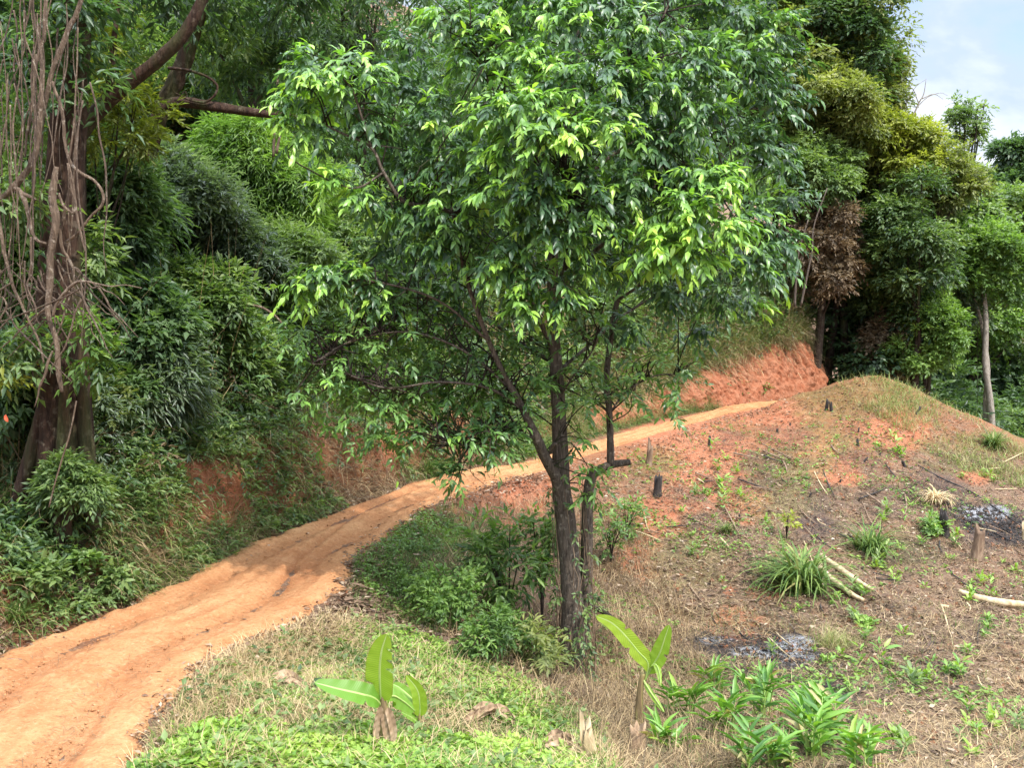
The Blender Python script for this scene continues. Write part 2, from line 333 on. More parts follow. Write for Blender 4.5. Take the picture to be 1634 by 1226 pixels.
def soil_mat(name, road=False):
    m, n = newmat(name); o = N(n, 'ShaderNodeOutputMaterial'); p = N(n, 'ShaderNodeBsdfPrincipled'); p.inputs['Roughness'].default_value = .95
    p.inputs['Specular IOR Level'].default_value = .15
    f = noise(n, 26, 8, .72); md = noise(n, 5, 5, .6, .5); bg_ = noise(n, .9, 4, .55); fn = noise(n, 90, 3, .6)
    if road:
        col = ramp(n, md, [(.25, (.33, .135, .052)), (.5, (.44, .2, .085)), (.75, (.53, .28, .135))])
        col = mixc(n, ramp(n, bg_, [(.35, (0, 0, 0)), (.7, (.55,)*3)]), col, (.55, .32, .15))
        col = mixc(n, attr(n, 'rut'), col, (.33, .135, .055))
        col = mixc(n, ramp(n, f, [(.3, (.85,)*3), (.47, (0, 0, 0))]), col, (.22, .09, .04)); col = mixc(n, ramp(n, f, [(.55, (0, 0, 0)), (.7, (.6,)*3)]), col, (.62, .38, .22))
    else:
        org = ramp(n, md, [(.25, (.25, .09, .04)), (.5, (.36, .15, .07)), (.78, (.43, .23, .12))])
        viv = ramp(n, md, [(.3, (.36, .11, .05)), (.7, (.52, .23, .13))])
        brn = ramp(n, f, [(.3, (.07, .042, .03)), (.5, (.2, .125, .082)), (.7, (.38, .27, .19))])
        org = mixc(n, ramp(n, f, [(.36, (.7,)*3), (.6, (0, 0, 0))]), org, (.2, .095, .05))
        bm = mth(n, 'ADD', mth(n, 'MULTIPLY', mth(n, 'SUBTRACT', md, .5), 2.6), attr(n, 'brown'))
        col = mixc(n, bm, org, brn); n.nodes[-1].use_clamp = True
        for x in n.nodes:
            pass
        col = mixc(n, mth(n, 'MULTIPLY', mth(n, 'MINIMUM', attr(n, 'vivid'), .9), ramp(n, f, [(.3, (.45,)*3), (.5, (1, 1, 1))])), col, viv)
        gm = mth(n, 'MULTIPLY', attr(n, 'green'), ramp(n, f, [(.42, (0, 0, 0)), (.6, (1, 1, 1))]))
        col = mixc(n, gm, col, (.16, .17, .05))
        bu = mth(n, 'MULTIPLY', attr(n, 'burn'), ramp(n, f, [(.35, (1, 1, 1)), (.62, (.35,)*3)]))
        col = mixc(n, bu, col, (.032, .03, .032))
        au = mth(n, 'MULTIPLY', attr(n, 'ash'), ramp(n, f, [(.36, (0, 0, 0)), (.55, (1, 1, 1))]))
        col = mixc(n, au, col, (.42, .43, .45))
    n.links.new(col, p.inputs['Base Color'])
    bp = N(n, 'ShaderNodeBump'); bp.inputs['Strength'].default_value = .9 if road else 1.0; bp.inputs['Distance'].default_value = .025 if road else .05
    hsum = mth(n, 'ADD', mth(n, 'MULTIPLY', f, 1.0), mth(n, 'MULTIPLY', fn, .35))
    hsum = mth(n, 'ADD', hsum, mth(n, 'MULTIPLY', md, 1.2)); n.links.new(hsum, bp.inputs['Height']); n.links.new(bp.outputs[0], p.inputs['Normal']); n.links.new(p.outputs[0], o.inputs[0]); return m
def clampfac(m):
    for x in m.node_tree.nodes:
        if x.type == 'MATH': x.use_clamp = False
g = ob('ground', me_ground, soil_mat('soil')); tag(g, 'bare red brown hillside soil with burnt patches, sloping away below the track', 'ground', kind='structure')

M_soil = soil_mat('soil'); M_road = soil_mat('road_soil', True)
# the raw red cut face along the far part of the track
ns_, nh_ = 900, 70
ss = np.linspace(S_of_y(23.6), S_of_y(38), ns_); tq = np.linspace(0, 1, nh_)
cx = np.interp(ss, arc, RC[:, 0]); cy = np.interp(ss, arc, RC[:, 1]); ch = np.interp(ss, arc, RC[:, 3]); cz = np.interp(ss, arc, RC[:, 2]); lx = np.interp(ss, arc, leftn[:, 0]); ly = np.interp(ss, arc, leftn[:, 1])
dtop = 1.0+.25*fbm(ss*.9, ss*0, 401, 3); ztop = tps_grid(cx+lx*(ch+dtop), cy+ly*(ch+dtop))+.03
DLc = .0+dtop[:, None]*(.55*tq[None]+.45*tq[None]**3); Zc = (cz-.12)[:, None]+(ztop-cz+.12)[:, None]*tq[None]**.85
S2 = ss[:, None]+0*tq[None]; amp = np.sin(np.clip(tq, 0, 1)*np.pi)[None]**.5*np.clip((ztop-cz)/1.2, .15, 1)[:, None]
ds = amp*(.5*fbm(S2*1.6, Zc*.6, 411, 3)+.42*fbm(S2*5, Zc*1.3, 421, 4)+.2*fbm(S2*9, Zc*8, 431, 3)+.05)
DLc = DLc-ds
Vc = np.stack([cx[:, None]+lx[:, None]*(ch[:, None]+DLc), cy[:, None]+ly[:, None]*(ch[:, None]+DLc), Zc], -1)
ii = np.arange(ns_*nh_).reshape(ns_, nh_); o1 = np.ones(ns_*nh_)
me = mk_mesh('earth_bank', Vc.reshape(-1, 3), np.stack([ii[:-1, :-1], ii[1:, :-1], ii[1:, 1:], ii[:-1, 1:]], -1).reshape(-1, 4), attrs=dict(brown=(.15+.5*np.clip(fbm(S2*2, Zc*2, 441, 3)*2, 0, 1)).ravel(), vivid=(.75+.3*fbm(S2, Zc, 451, 3)).ravel(), burn=o1*0, ash=o1*0, green=o1*0), smooth=False)
tag(ob('earth_bank', me, M_soil), 'raw salmon red cut earth face beside the far end of the track', 'earth bank', kind='structure')

# dirt road sheet with wheel ruts
rx = []
for q_ in ([6.6, 29.6, ZR, .42], [7.6, 30.7, ZR+.01, .3], [8.5, 31.5, ZR, .12]):
    rx.append([q_[0]-.66*q_[3], q_[1]+.7*q_[3], q_[2], q_[0]+.66*q_[3], q_[1]-.7*q_[3], q_[2]])
RD = catmull(np.vstack([np.column_stack([Lw, Rw])[1:], rx]), 60)
ni, nj = len(RD), 70
tt = np.linspace(-.06, 1.06, nj)[None, :, None]
Pr = RD[:, None, :3]*(1-tt)+RD[:, None, 3:]*tt
arcR = np.concatenate([[0], np.cumsum(np.linalg.norm(np.diff((RD[:, :3]+RD[:, 3:])/2, axis=0), axis=1))])[:, None]
T = tt[0, :, 0][None, :]
wob = .05*fbm(arcR*.5, arcR*0, 2, 2)
rut = np.exp(-((T-.27-wob)/.09)**2)+np.exp(-((T-.72-wob*1.4)/.10)**2)
wid = np.linalg.norm(RD[:, :3]-RD[:, 3:], axis=1)[:, None]
edge = np.minimum(T, 1-T)
ragged = .16*fbm(arcR*2.2, T*0+np.sign(T-.5)*5, 66, 3)
Zr = -.055*rut+.05*fbm(Pr[..., 0]*1.1, Pr[..., 1]*1.1, 9, 3)+.03*fbm(Pr[..., 0]*6, Pr[..., 1]*6, 10, 3)+.026*fbm(Pr[..., 0]*20, Pr[..., 1]*20, 13, 2)+.03*fbm(T*16, arcR*.9, 14, 3)-.10*(1-sstep(-.05, .07, edge+ragged))+.015
gul = np.exp(-((T-.45-.25*np.sin(arcR*.35))/.035)**2)*(sstep(4, 7, arcR)*(1-sstep(10, 13, arcR)))
Zr = Zr-.05*gul
Pr[..., 2] += Zr
ii = np.arange(ni*nj).reshape(ni, nj); q = np.stack([ii[:-1, :-1], ii[:-1, 1:], ii[1:, 1:], ii[1:, :-1]], -1).reshape(-1, 4)
me = mk_mesh('dirt_road', Pr.reshape(-1, 3), q[:, ::-1], attrs=dict(rut=np.clip(rut*.4+gul*.6+.9*np.clip(fbm(T*18, arcR*.8, 15, 3)*2, 0, 1)+.5*np.clip(fbm(Pr[..., 0]*.8, Pr[..., 1]*.8, 91, 3)*2, 0, 1), 0, 1).ravel()), smooth=True)
tag(ob('dirt_road', me, M_road), 'orange dirt track curving uphill along the foot of the forested bank', 'dirt road', kind='structure')
# ------------------------------------------------------------------ leaves, blades, tubes
TPL = {
 'leaf': (np.array([[0,0,0],[.33,0,.02],[.7,0,-.03],[1,0,-.16],[.3,.5,.05],[.68,.38,.02],[.3,-.5,.05],[.68,-.38,.02]]),
          np.array([[1,2,5,4],[1,6,7,2]]), np.array([[0,1,4],[2,3,5],[0,6,1],[2,7,3]])),
 'dia': (np.array([[0,0,0],[.42,.5,.07],[1,0,-.12],[.42,-.5,.07]]), None, np.array([[0,2,1],[0,3,2]])),
 'lance': (np.array([[0,0,0],[.25,.5,.05],[.25,-.5,.05],[.65,.36,-.02],[.65,-.36,-.02],[1,0,-.22],[.25,0,-.01],[.65,0,-.08]]),
          np.array([[6,7,3,1],[6,2,4,7]]), np.array([[0,6,1],[0,2,6],[7,5,3],[7,4,5]])),
}
def leafmesh(name, P, D, Nn, Ls, Ws, tint, tpl='dia'):
    T, q, t = TPL[tpl]; n = len(P); k = len(T)
    D = nrm(D); S = nrm(np.cross(D, Nn)); U = nrm(np.cross(S, D))
    Ls = np.broadcast_to(Ls, n)[:, None, None]; Ws = np.broadcast_to(Ws, n)[:, None, None]
    V = P[:, None]+D[:, None]*(T[:, 0][None, :, None]*Ls)+S[:, None]*(T[:, 1][None, :, None]*Ws)+U[:, None]*(T[:, 2][None, :, None]*Ls)
    off = (np.arange(n)*k)[:, None, None]
    f4 = None if q is None else (q[None]+off).reshape(-1, 4); f3 = (t[None]+off).reshape(-1, 3)
    return mk_mesh(name, V.reshape(-1, 3), f4, f3, attrs=dict(tint=np.repeat(tint, k)))
def blades(name, P, h, wd, az, lean, bend, tint, segs=3):
    """curved grass blades / straws: root P, length h, width wd"""
    n = len(P); h = np.broadcast_to(h, n); wd = np.broadcast_to(wd, n); lean = np.broadcast_to(lean, n); bend = np.broadcast_to(bend, n)
    dx = np.cos(az); dy = np.sin(az); rows = []; p = P.copy(); ang = lean.copy(); sdir = np.stack([-dy, dx, 0*dx], 1)
    tw = rng.normal(0, .5, n); sdir = nrm(sdir+np.stack([dx, dy, 0*dx], 1)*tw[:, None])
    for i in range(segs+1):
        wf = (1-(i/segs)**1.6)*.5+.02
        if i == 0: wf = .35
        rows.append(p-sdir*(wd*wf)[:, None]); rows.append(p+sdir*(wd*wf)[:, None])
        st = h/segs; p = p+np.stack([dx*np.sin(ang), dy*np.sin(ang), np.cos(ang)], 1)*st[:, None]; ang = ang+bend/segs
    V = np.stack(rows, 1); k = 2*(segs+1)
    q = np.array([[2*i, 2*i+1, 2*i+3, 2*i+2] for i in range(segs)])
    return mk_mesh(name, V.reshape(-1, 3), (q[None]+(np.arange(n)*k)[:, None, None]).reshape(-1, 4), attrs=dict(tint=np.repeat(tint, k)))
def tube_arrays(paths, sides=8, rough=.12, seed=1, sub=6):
    VV, FF, base = [], [], 0
    for pi, (pts, rad) in enumerate(paths):
        pts = np.asarray(pts, float); rad = np.asarray(rad, float)
        if len(pts) < 3 or sub <= 1: Q = np.column_stack([pts, rad]) if sub <= 1 else catmull(np.column_stack([pts, rad]), sub)
        else: Q = catmull(np.column_stack([pts, rad]), sub)
        p, r = Q[:, :3], np.maximum(Q[:, 3], .0015); n = len(p)
        tg = nrm(np.gradient(p, axis=0)); ref = np.array([0.31, .95, .05]); 
        a = nrm(np.cross(tg, ref)); b = np.cross(tg, a)
        phi = np.linspace(0, 2*np.pi, sides, endpoint=False)
        ax = np.cumsum(np.concatenate([[0], np.linalg.norm(np.diff(p, axis=0), axis=1)]))
        rr_ = r[:, None]*(1+rough*2*fbm(ax[:, None]*2.5/np.maximum(r.mean()*6, .1)+phi*0, np.cos(phi)[None]*1.5+pi*7, seed+pi, 3)+rough*.6*np.cos(3*phi+ax[:, None]*.7+pi)[...])
        V = p[:, None]+a[:, None]*(np.cos(phi)[None, :, None]*rr_[..., None])+b[:, None]*(np.sin(phi)[None, :, None]*rr_[..., None])
        V = np.vstack([V.reshape(-1, 3), p[:1], p[-1:]])
        i = (np.arange(n)*sides)[:, None]; j = np.arange(sides)[None]; j2 = (j+1) % sides
        q = np.stack([i[:-1]+j, i[:-1]+j2, i[1:]+j2, i[1:]+j], -1).reshape(-1, 4)
        c1 = np.stack([np.full(sides, n*sides), j2[0], j[0], j[0]], -1)[:, :3]; c2 = np.stack([np.full(sides, n*sides+1), (n-1)*sides+j[0], (n-1)*sides+j2[0]], -1)
        VV.append(V); FF.append((q+base, np.vstack([c1, c2])+base)); base += len(V)
    return np.vstack(VV), np.vstack([f[0] for f in FF]), np.vstack([f[1] for f in FF])
def tubes(name, paths, sides=8, rough=.12, seed=1, sub=6):
    V, q, t = tube_arrays(paths, sides, rough, seed, sub)
    return mk_mesh(name, V, q, t, smooth=True)
def px(path, D0=None):
    """[(u,v,D or None,...)] -> world polyline"""
    return [at(a[0], a[1], a[2] if len(a) > 2 else D0) for a in path]

def sprays(Cn, O, k, Ln, Wn, slen, droop, young, tb=.35, tv=.25, jit=.35, hang=.5):
    m = len(Cn); t = np.linspace(.05, 1, k)[None, :, None]
    dirs = nrm(O+rng.normal(0, .25, (m, 3)))
    sl = (slen*rng.uniform(.7, 1.25, m))[:, None, None]
    P = Cn[:, None]+dirs[:, None]*t*sl+np.array([0, 0, -1.])*(t**2)*sl*droop
    side = nrm(np.cross(dirs, np.array([0, 0, 1.]))+1e-4)
    sg = np.where(np.arange(k) % 2, 1., -1.)[None, :, None]
    D = dirs[:, None]*(.55+.5*t)+side[:, None]*sg*(.85-.5*t)+np.array([0, 0, -1.])*hang+rng.normal(0, jit, (m, k, 3))
    Nn = np.array([0, 0, 1.])*.9+dirs[:, None]*.5+rng.normal(0, .35, (m, k, 3))
    L_ = Ln*rng.uniform(.65, 1.15, (m, k)); W_ = L_*(Wn/Ln)*rng.uniform(.8, 1.15, (m, k))
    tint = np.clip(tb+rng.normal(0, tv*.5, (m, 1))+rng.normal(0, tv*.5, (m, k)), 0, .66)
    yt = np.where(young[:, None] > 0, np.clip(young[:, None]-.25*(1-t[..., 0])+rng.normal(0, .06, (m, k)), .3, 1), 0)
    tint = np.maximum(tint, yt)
    return [a.reshape(-1, *a.shape[2:]) for a in (P, D, Nn, L_, W_, tint)]
def sph(n, up=.0):
    d = nrm(rng.normal(0, 1, (n, 3))+np.array([0, 0, up])); return d

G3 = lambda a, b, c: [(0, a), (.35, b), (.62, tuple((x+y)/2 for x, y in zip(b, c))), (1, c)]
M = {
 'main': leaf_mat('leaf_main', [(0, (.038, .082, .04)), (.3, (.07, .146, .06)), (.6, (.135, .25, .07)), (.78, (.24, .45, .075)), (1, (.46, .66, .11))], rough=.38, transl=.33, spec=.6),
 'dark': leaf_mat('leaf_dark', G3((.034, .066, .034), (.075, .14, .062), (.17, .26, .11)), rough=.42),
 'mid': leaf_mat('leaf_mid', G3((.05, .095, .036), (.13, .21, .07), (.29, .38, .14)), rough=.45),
 'olive': leaf_mat('leaf_olive', G3((.08, .105, .035), (.19, .23, .07), (.38, .4, .13)), rough=.5),
 'yellow': leaf_mat('leaf_yellow', G3((.1, .12, .025), (.22, .26, .045), (.42, .44, .07)), rough=.5),
 'bright': leaf_mat('leaf_bright', G3((.06, .12, .03), (.135, .24, .055), (.28, .41, .11)), rough=.45),
 'brown': leaf_mat('leaf_brown', G3((.09, .065, .042), (.2, .14, .085), (.34, .26, .16)), rough=.6, tcol=(1.1, 1, .8)),
 'grey': leaf_mat('leaf_grey', G3((.06, .095, .06), (.14, .195, .12), (.28, .35, .23)), rough=.36, spec=.7),
 'herb': leaf_mat('leaf_herb', G3((.05, .115, .025), (.14, .27, .042), (.33, .46, .075)), rough=.5, transl=.3),
 'banana': None,
}
M_straw = straw_mat('straw', [(0, (.1, .075, .045)), (.35, (.25, .175, .095)), (.7, (.46, .33, .17)), (1, (.66, .51, .29))])
M_grass = straw_mat('grass', [(0, (.035, .075, .02)), (.35, (.09, .17, .035)), (.62, (.2, .28, .06)), (.8, (.38, .36, .13)), (1, (.5, .42, .24))], transl=.3, rough=.5)
M_char2 = straw_mat('charred_straw', [(0, (.016, .015, .016)), (.5, (.06, .052, .05)), (1, (.2, .17, .15))], transl=0, rough=.8)
M_litter = straw_mat('litter', [(0, (.05, .03, .02)), (.5, (.19, .12, .075)), (.8, (.34, .24, .16)), (1, (.5, .4, .29))], transl=.1)
M_bark = bark_mat('bark_grey', (.035, .026, .02), (.2, .155, .12), (.3, .26, .21), .13, 15)
M_barkr = bark_mat('bark_red', (.02, .012, .01), (.085, .048, .032), (.15, .115, .085), .15, 8, moss=.5)
M_barkd = bark_mat('bark_dark', (.02, .015, .012), (.07, .05, .038), (.12, .1, .08), .25, 9, moss=.6)
M_barkp = bark_mat('bark_pale', (.22, .19, .15), (.42, .38, .32), (.15, .13, .1), .3, 7)
M_vine = bark_mat('vine_bark', (.08, .055, .04), (.25, .18, .125), (.42, .35, .27), .2, 14)
M_vined = bark_mat('vine_bark_dark', (.06, .04, .03), (.2, .145, .105), (.3, .25, .2), .2, 14)
M_dead = plain_mat('dead_wood', [(.25, (.06, .04, .03)), (.5, (.2, .13, .085)), (.75, (.4, .3, .2))], 9, vec=(1, 1, .3))
M_pale = plain_mat('pale_wood', [(.25, (.2, .13, .07)), (.45, (.46, .35, .2)), (.75, (.66, .54, .36))], 7, vec=(1, 1, .4))
M_char = plain_mat('charred_wood', [(.3, (.012, .011, .011)), (.65, (.06, .05, .045)), (.8, (.16, .11, .08))], 10, vec=(1, 1, .3))

# ------------------------------------------------------------------ the main tree
TD = 11.5
tree = empty('broadleaf_tree', at(915, 1085, TD), 0, 'tall forked tree with glossy leaves and lime new growth, alone below the track', 'tree')
org = np.array(tree.location)
def loc(P): return [np.asarray(p)-org for p in P]
m_per = TD/F
TK = .77
trunk = [(loc(px([(918, 1130, 11.5), (914, 1060, 11.5), (912, 950, 11.5), (904, 850, 11.5), (895, 780, 11.5), (893, 700, 11.5), (889, 620, 11.5), (882, 500, 11.5), (884, 380, 11.55), (900, 250, 11.6), (920, 100, 11.6), (930, -80, 11.6)])),
          np.array([31, 25, 22, 21.5, 20, 16, 14.5, 12, 10, 8, 6, 3])*m_per*TK)]
fork = [(loc(px([(925, 1050, 11.6), (934, 960, 11.7), (936, 880, 11.75), (938, 800, 11.8), (944, 762, 11.8), (962, 747, 11.8), (980, 741, 11.8), (1006, 738, 11.8)])), np.array([16, 15, 13, 12, 11, 9, 8, 6.5])*m_per*TK),
        (loc(px([(975, 742, 11.8), (974, 700, 11.8), (972, 650, 11.8), (968, 600, 11.9), (985, 480, 12.1), (1020, 360, 12.3), (1060, 250, 12.4), (1090, 120, 12.5)])), np.array([8.5, 7.5, 7, 6.5, 6, 5, 4, 2.5])*m_per*TK)]
lfork = [(loc(px([(900, 812, 11.45), (888, 765, 11.4), (872, 735, 11.3), (856, 700, 11.2), (835, 655, 11.1), (800, 590, 11.0), (770, 520, 10.9), (740, 430, 10.8), (720, 330, 10.7)])), np.array([13, 12, 11, 10, 8, 6, 5, 3.5, 2])*m_per*TK),
         (loc(px([(878, 722, 11.3), (882, 712, 11.2), (888, 708, 11.15)])), np.array([5, 4.5, 4])*m_per*TK)]
limbs = []
for pth, r0 in [([(884, 560, 11.5), (830, 450, 11.2), (760, 370, 10.9), (700, 330, 10.8), (645, 322, 10.7), (612, 275, 10.6), (592, 235, 10.6), (545, 212, 10.6), (500, 190, 10.6)], 6),
                ([(884, 470, 11.5), (950, 400, 11.1), (1040, 330, 10.8), (1100, 300, 10.6), (1180, 330, 10.5)], 5.5),
                ([(888, 350, 11.5), (960, 260, 11.6), (1060, 205, 11.8), (1160, 180, 12), (1230, 170, 12.2)], 5.5),
                ([(892, 320, 11.5), (840, 220, 11.0), (790, 150, 10.8), (750, 60, 10.8)], 5),
                ([(905, 240, 11.6), (980, 150, 11.2), (1040, 60, 11), (1080, -20, 11)], 4.5),
                ([(882, 520, 11.5), (900, 430, 10.9), (910, 340, 10.4), (900, 250, 10.2)], 4.5),
                ([(882, 600, 11.5), (930, 560, 12.2), (1000, 500, 12.8), (1090, 450, 13), (1180, 420, 13)], 4.5),
                ([(885, 580, 11.5), (820, 540, 12.2), (740, 480, 12.6), (660, 440, 12.8), (560, 430, 12.8)], 4.5),
                ([(835, 655, 11.1), (780, 620, 10.9), (700, 610, 10.7), (620, 620, 10.6), (560, 600, 10.6)], 3),
                ([(820, 625, 11.1), (740, 560, 10.9), (650, 530, 10.8), (560, 545, 10.7), (500, 580, 10.6)], 2.6),
                ([(780, 545, 10.9), (700, 480, 10.8), (600, 450, 10.7), (520, 450, 10.6), (470, 458, 10.5)], 2.6),
                ([(856, 700, 11.2), (800, 690, 10.9), (750, 710, 10.8), (700, 705, 10.7)], 2.5),
                ([(592, 235, 10.6), (575, 180, 10.5), (560, 140, 10.5), (530, 110, 10.4)], 2.5),
                ([(612, 275, 10.6), (570, 300, 10.4), (530, 290, 10.3)], 2),
                ([(973, 660, 11.8), (1000, 625, 12), (1045, 600, 12.1), (1090, 598, 12.2)], 2.4),
                ([(890, 640, 11.5), (915, 600, 11.2), (945, 560, 11.1), (960, 520, 11)], 2.2),
                ([(985, 480, 12.1), (1060, 430, 11.8), (1130, 400, 11.3), (1200, 420, 11)], 3.5)]:
    n = len(pth); limbs.append((loc(px(pth)), np.linspace(r0*.78, 1.2, n)*m_per))
ob('trunk', tubes('trunk', trunk, 14, .10, 3, 8), M_bark, tree)
ob('trunk_fork', tubes('trunk_fork', fork[:1], 12, .14, 13, 7), M_bark, tree)
ob('limb', tubes('limb', fork[1:], 10, .12, 23, 7), M_bark, tree)
ob('limb', tubes('limb', lfork, 10, .12, 33, 7), M_bark, tree)
ob('branches', tubes('branches', limbs, 7, .12, 43, 6), M_bark, tree)
lob = [(510, 150, 62, .5, -.9), (490, 95, 30, .4, -.9), (560, 120, 45, .5, -.9), (475, 200, 40, .45, -.9), (590, 190, 45, .1, -.7), (620, 120, 40, .1, -.3), (660, 160, 40, .1, -.3), (650, 80, 40, .1, .2), (700, 200, 50, .15, -.6),
       (720, 40, 50, .3, -.5), (770, 90, 50, .3, -.6), (790, 30, 45, .5, -.5), (850, 20, 60, .4, -.3), (830, 110, 50, .4, -.9), (900, 50, 60, .3, -.7), (960, 10, 60, .1, -.5), (1010, 70, 60, .1, -.7), (1080, 20, 70, .1, 0),
       (1150, 30, 70, .05, 0), (1220, 50, 60, .05, .2), (1250, 110, 45, .05, .3), (1230, 170, 55, .05, 0), (1170, 110, 60, .05, -.5), (1100, 110, 60, .1, -.8), (1040, 150, 55, .2, -1.0), (970, 130, 55, .25, -1.1), (900, 150, 55, .3, -1.2),
       (840, 190, 55, .65, -1.5), (790, 180, 50, .45, -1.3), (880, 230, 55, .4, -1.6), (960, 210, 55, .35, -1.4), (1040, 230, 50, .15, -1.0), (1110, 200, 55, .1, -.9), (1190, 240, 50, .05, -.4), (1240, 260, 42, .05, 0), (1260, 320, 30, .05, .2),
       (770, 250, 50, .2, -1.1), (710, 270, 45, .05, -.8), (650, 260, 40, .05, -.4), (610, 330, 45, .1, -.3), (530, 290, 26, .5, -1.1), (570, 310, 25, .3, -1), (660, 340, 50, .15, -.6), (720, 350, 50, .2, -.9), (790, 320, 50, .3, -1.3), (850, 310, 50, .25, -1.4),
       (920, 310, 50, .25, -1.4), (990, 300, 50, .1, -1.1), (1060, 290, 40, .1, -.9), (1120, 300, 45, .5, -1.3), (1150, 290, 30, .8, -1.3), (1080, 340, 45, .7, -1.4), (1140, 360, 50, .75, -1.5), (1060, 390, 45, .7, -1.3), (1110, 410, 40, .6, -1.3),
       (1190, 350, 40, .1, -.7), (1230, 380, 40, .1, -.4), (1190, 420, 45, .15, -.8), (1230, 440, 30, .1, -.5), (1250, 400, 25, .05, 0), (1040, 400, 30, .8, -1.4), (960, 370, 45, .2, -1.1), (880, 380, 50, .3, -1.3), (820, 400, 45, .2, -1.1), (750, 400, 40, .15, -.8), (690, 400, 40, .3, -.7),
       (870, 450, 40, .35, -1.3), (800, 430, 40, .2, -1.2), (830, 490, 32, .6, -1.3), (905, 485, 25, .5, -1.2), (930, 430, 35, .2, -1.0), (990, 440, 30, .2, -.7), (520, 450, 38, .4, -.9), (470, 460, 18, .8, -1), (570, 440, 40, .15, -.7), (600, 480, 35, .1, -.5), (620, 400, 32, .1, 0),
       (650, 450, 40, .1, 0), (720, 470, 40, .1, 0), (1140, 470, 35, .1, .5), (1060, 470, 40, .1, .6), (1000, 520, 30, .15, .4), (1190, 480, 22, .2, .4), (1110, 530, 25, .1, .8)]
lowlob = [(470, 520, 30, .3, -.6), (530, 610, 36, .25, -.6), (580, 670, 34, .2, -.5), (640, 660, 36, .2, -.5), (560, 590, 36, .2, -.3), (700, 560, 36, .2, -.2), (780, 590, 34, .2, -.2), (620, 700, 28, .15, -.5), (690, 640, 34, .2, -.1), (750, 650, 32, .2, .1), (820, 660, 26, .2, -.3), (800, 700, 26, .15, -.6), (590, 500, 36, .2, -.3), (660, 490, 36, .2, -.2), (740, 500, 36, .2, .2), (830, 530, 30, .2, .2), (500, 560, 30, .25, -.6), (480, 620, 22, .5, -.7), (560, 540, 34, .1, -.6), (630, 545, 34, .15, -.5), (690, 520, 34, .1, 0), (760, 545, 34, .1, 0), (820, 570, 30, .1, 0), (930, 590, 24, .3, -.3), (940, 520, 26, .3, -.3), (1030, 580, 30, .1, .6),
          (1090, 600, 22, .05, .6), (600, 610, 34, .1, -.5), (660, 620, 34, .15, -.4), (730, 610, 34, .1, -.2), (800, 640, 28, .2, -.3), (760, 620, 26, .2, -.4), (850, 610, 26, .1, -.4), (700, 680, 34, .1, -.5), (750, 690, 30, .1, -.5), (785, 700, 26, .05, -.6),
          (660, 700, 24, .1, -.5), (735, 745, 22, .05, -.6), (520, 680, 20, .1, -.4), (930, 640, 20, .2, -.2), (975, 625, 26, .15, .2), (1005, 640, 16, .1, .2), (925, 700, 14, .2, -.2), (955, 755, 18, .4, -.4), (940, 790, 10, .1, -.3), (680, 590, 30, .1, 0), (1060, 660, 16, .0, -.3), (1075, 620, 14, 0, -.3), (720, 770, 12, 0, -.6), (900, 560, 24, .2, .2)]
CC, OO, YY, KK = [], [], [], []
for (u, v, r, y, dd) in lob:
    R = r*m_per; c = at(u, v, TD+dd)
    for lay, (m, rad, dof) in enumerate([(int(43*(r/55)**1.7)+5, 1.0, 0), (int(12*(r/55)**2)+2, 1.0, 1.6), (int(6*(r/55)**2)+1, 1.0, 3.0)]):
        if lay and dd > .3 and lay > 1: continue
        d = sph(m, .5); d[:, 1] -= (.35 if lay == 0 else 0); d = nrm(d)
        p = c+np.array([0, dof, 0])+d*R*rng.uniform(.45, 1.0, (m, 1))
        CC.append(p); OO.append(d); YY.append(np.where(rng.random(m) < (y*1.3+.03)*(1 if lay == 0 else .4), rng.uniform(.72, 1.0, m), 0))
Cm, Om, Ym = np.vstack(CC), np.vstack(OO), np.concatenate(YY)
A = sprays(Cm-Om*.08, Om*np.array([1, 1, .6]), 10, .13, .045, .24, .45, Ym, hang=.8)
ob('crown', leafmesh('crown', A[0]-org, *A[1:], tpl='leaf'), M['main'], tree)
CL, OL, YL = [], [], []
for (u, v, r, y, dd) in lowlob:
    R = r*m_per; c = at(u, v, TD+dd); m = int(21*(r/30)**2)+4; d = sph(m, .2); r_ = R; R = R*1.25
    CL.append(c+d*R*rng.uniform(.2, 1, (m, 1))*np.array([1, 1.6, 1])); OL.append(d); YL.append(np.where(rng.random(m) < y*.8, rng.uniform(.65, .9, m), 0))
CL, OL, YL = np.vstack(CL), np.vstack(OL), np.concatenate(YL)
A = sprays(CL, OL*np.array([1, 1, .4]), 8, .11, .038, .22, .3, YL, tb=.62, hang=.4)
lw = leafmesh('lower_foliage', A[0]-org, *A[1:], tpl='leaf'); ob('lower_foliage', lw, M['main'], tree)
# twigs: from each spray back to the nearest limb point
allp = np.vstack([catmull(np.array(p), 6) for p, r in trunk+fork+lfork+limbs])+org
tw = []
for S_, O_ in ((Cm, Om), (CL, OL)):
    sel = np.arange(len(S_)); rng.shuffle(sel); sel = sel[:520]
    for i in sel:
        d = np.linalg.norm(allp-S_[i]-np.array([0, 0, -.15]), axis=1); j = int(rng.choice(np.where(d < d.min()*1.3+.08)[0]))
        if d[j] > (1.1 if S_ is Cm else .75): continue
        a, b = allp[j]-org, S_[i]-org; mdl = (a+b)/2+rng.normal(0, .08, 3)+np.array([0, 0, .05])
        tw.append(([a, mdl, b, b+O_[i]*.22+np.array([0, 0, -.08])], [.011, .008, .005, .002]))
ob('twigs', tubes('twigs', tw, 3, 0, 5, 3), M_barkd, tree)
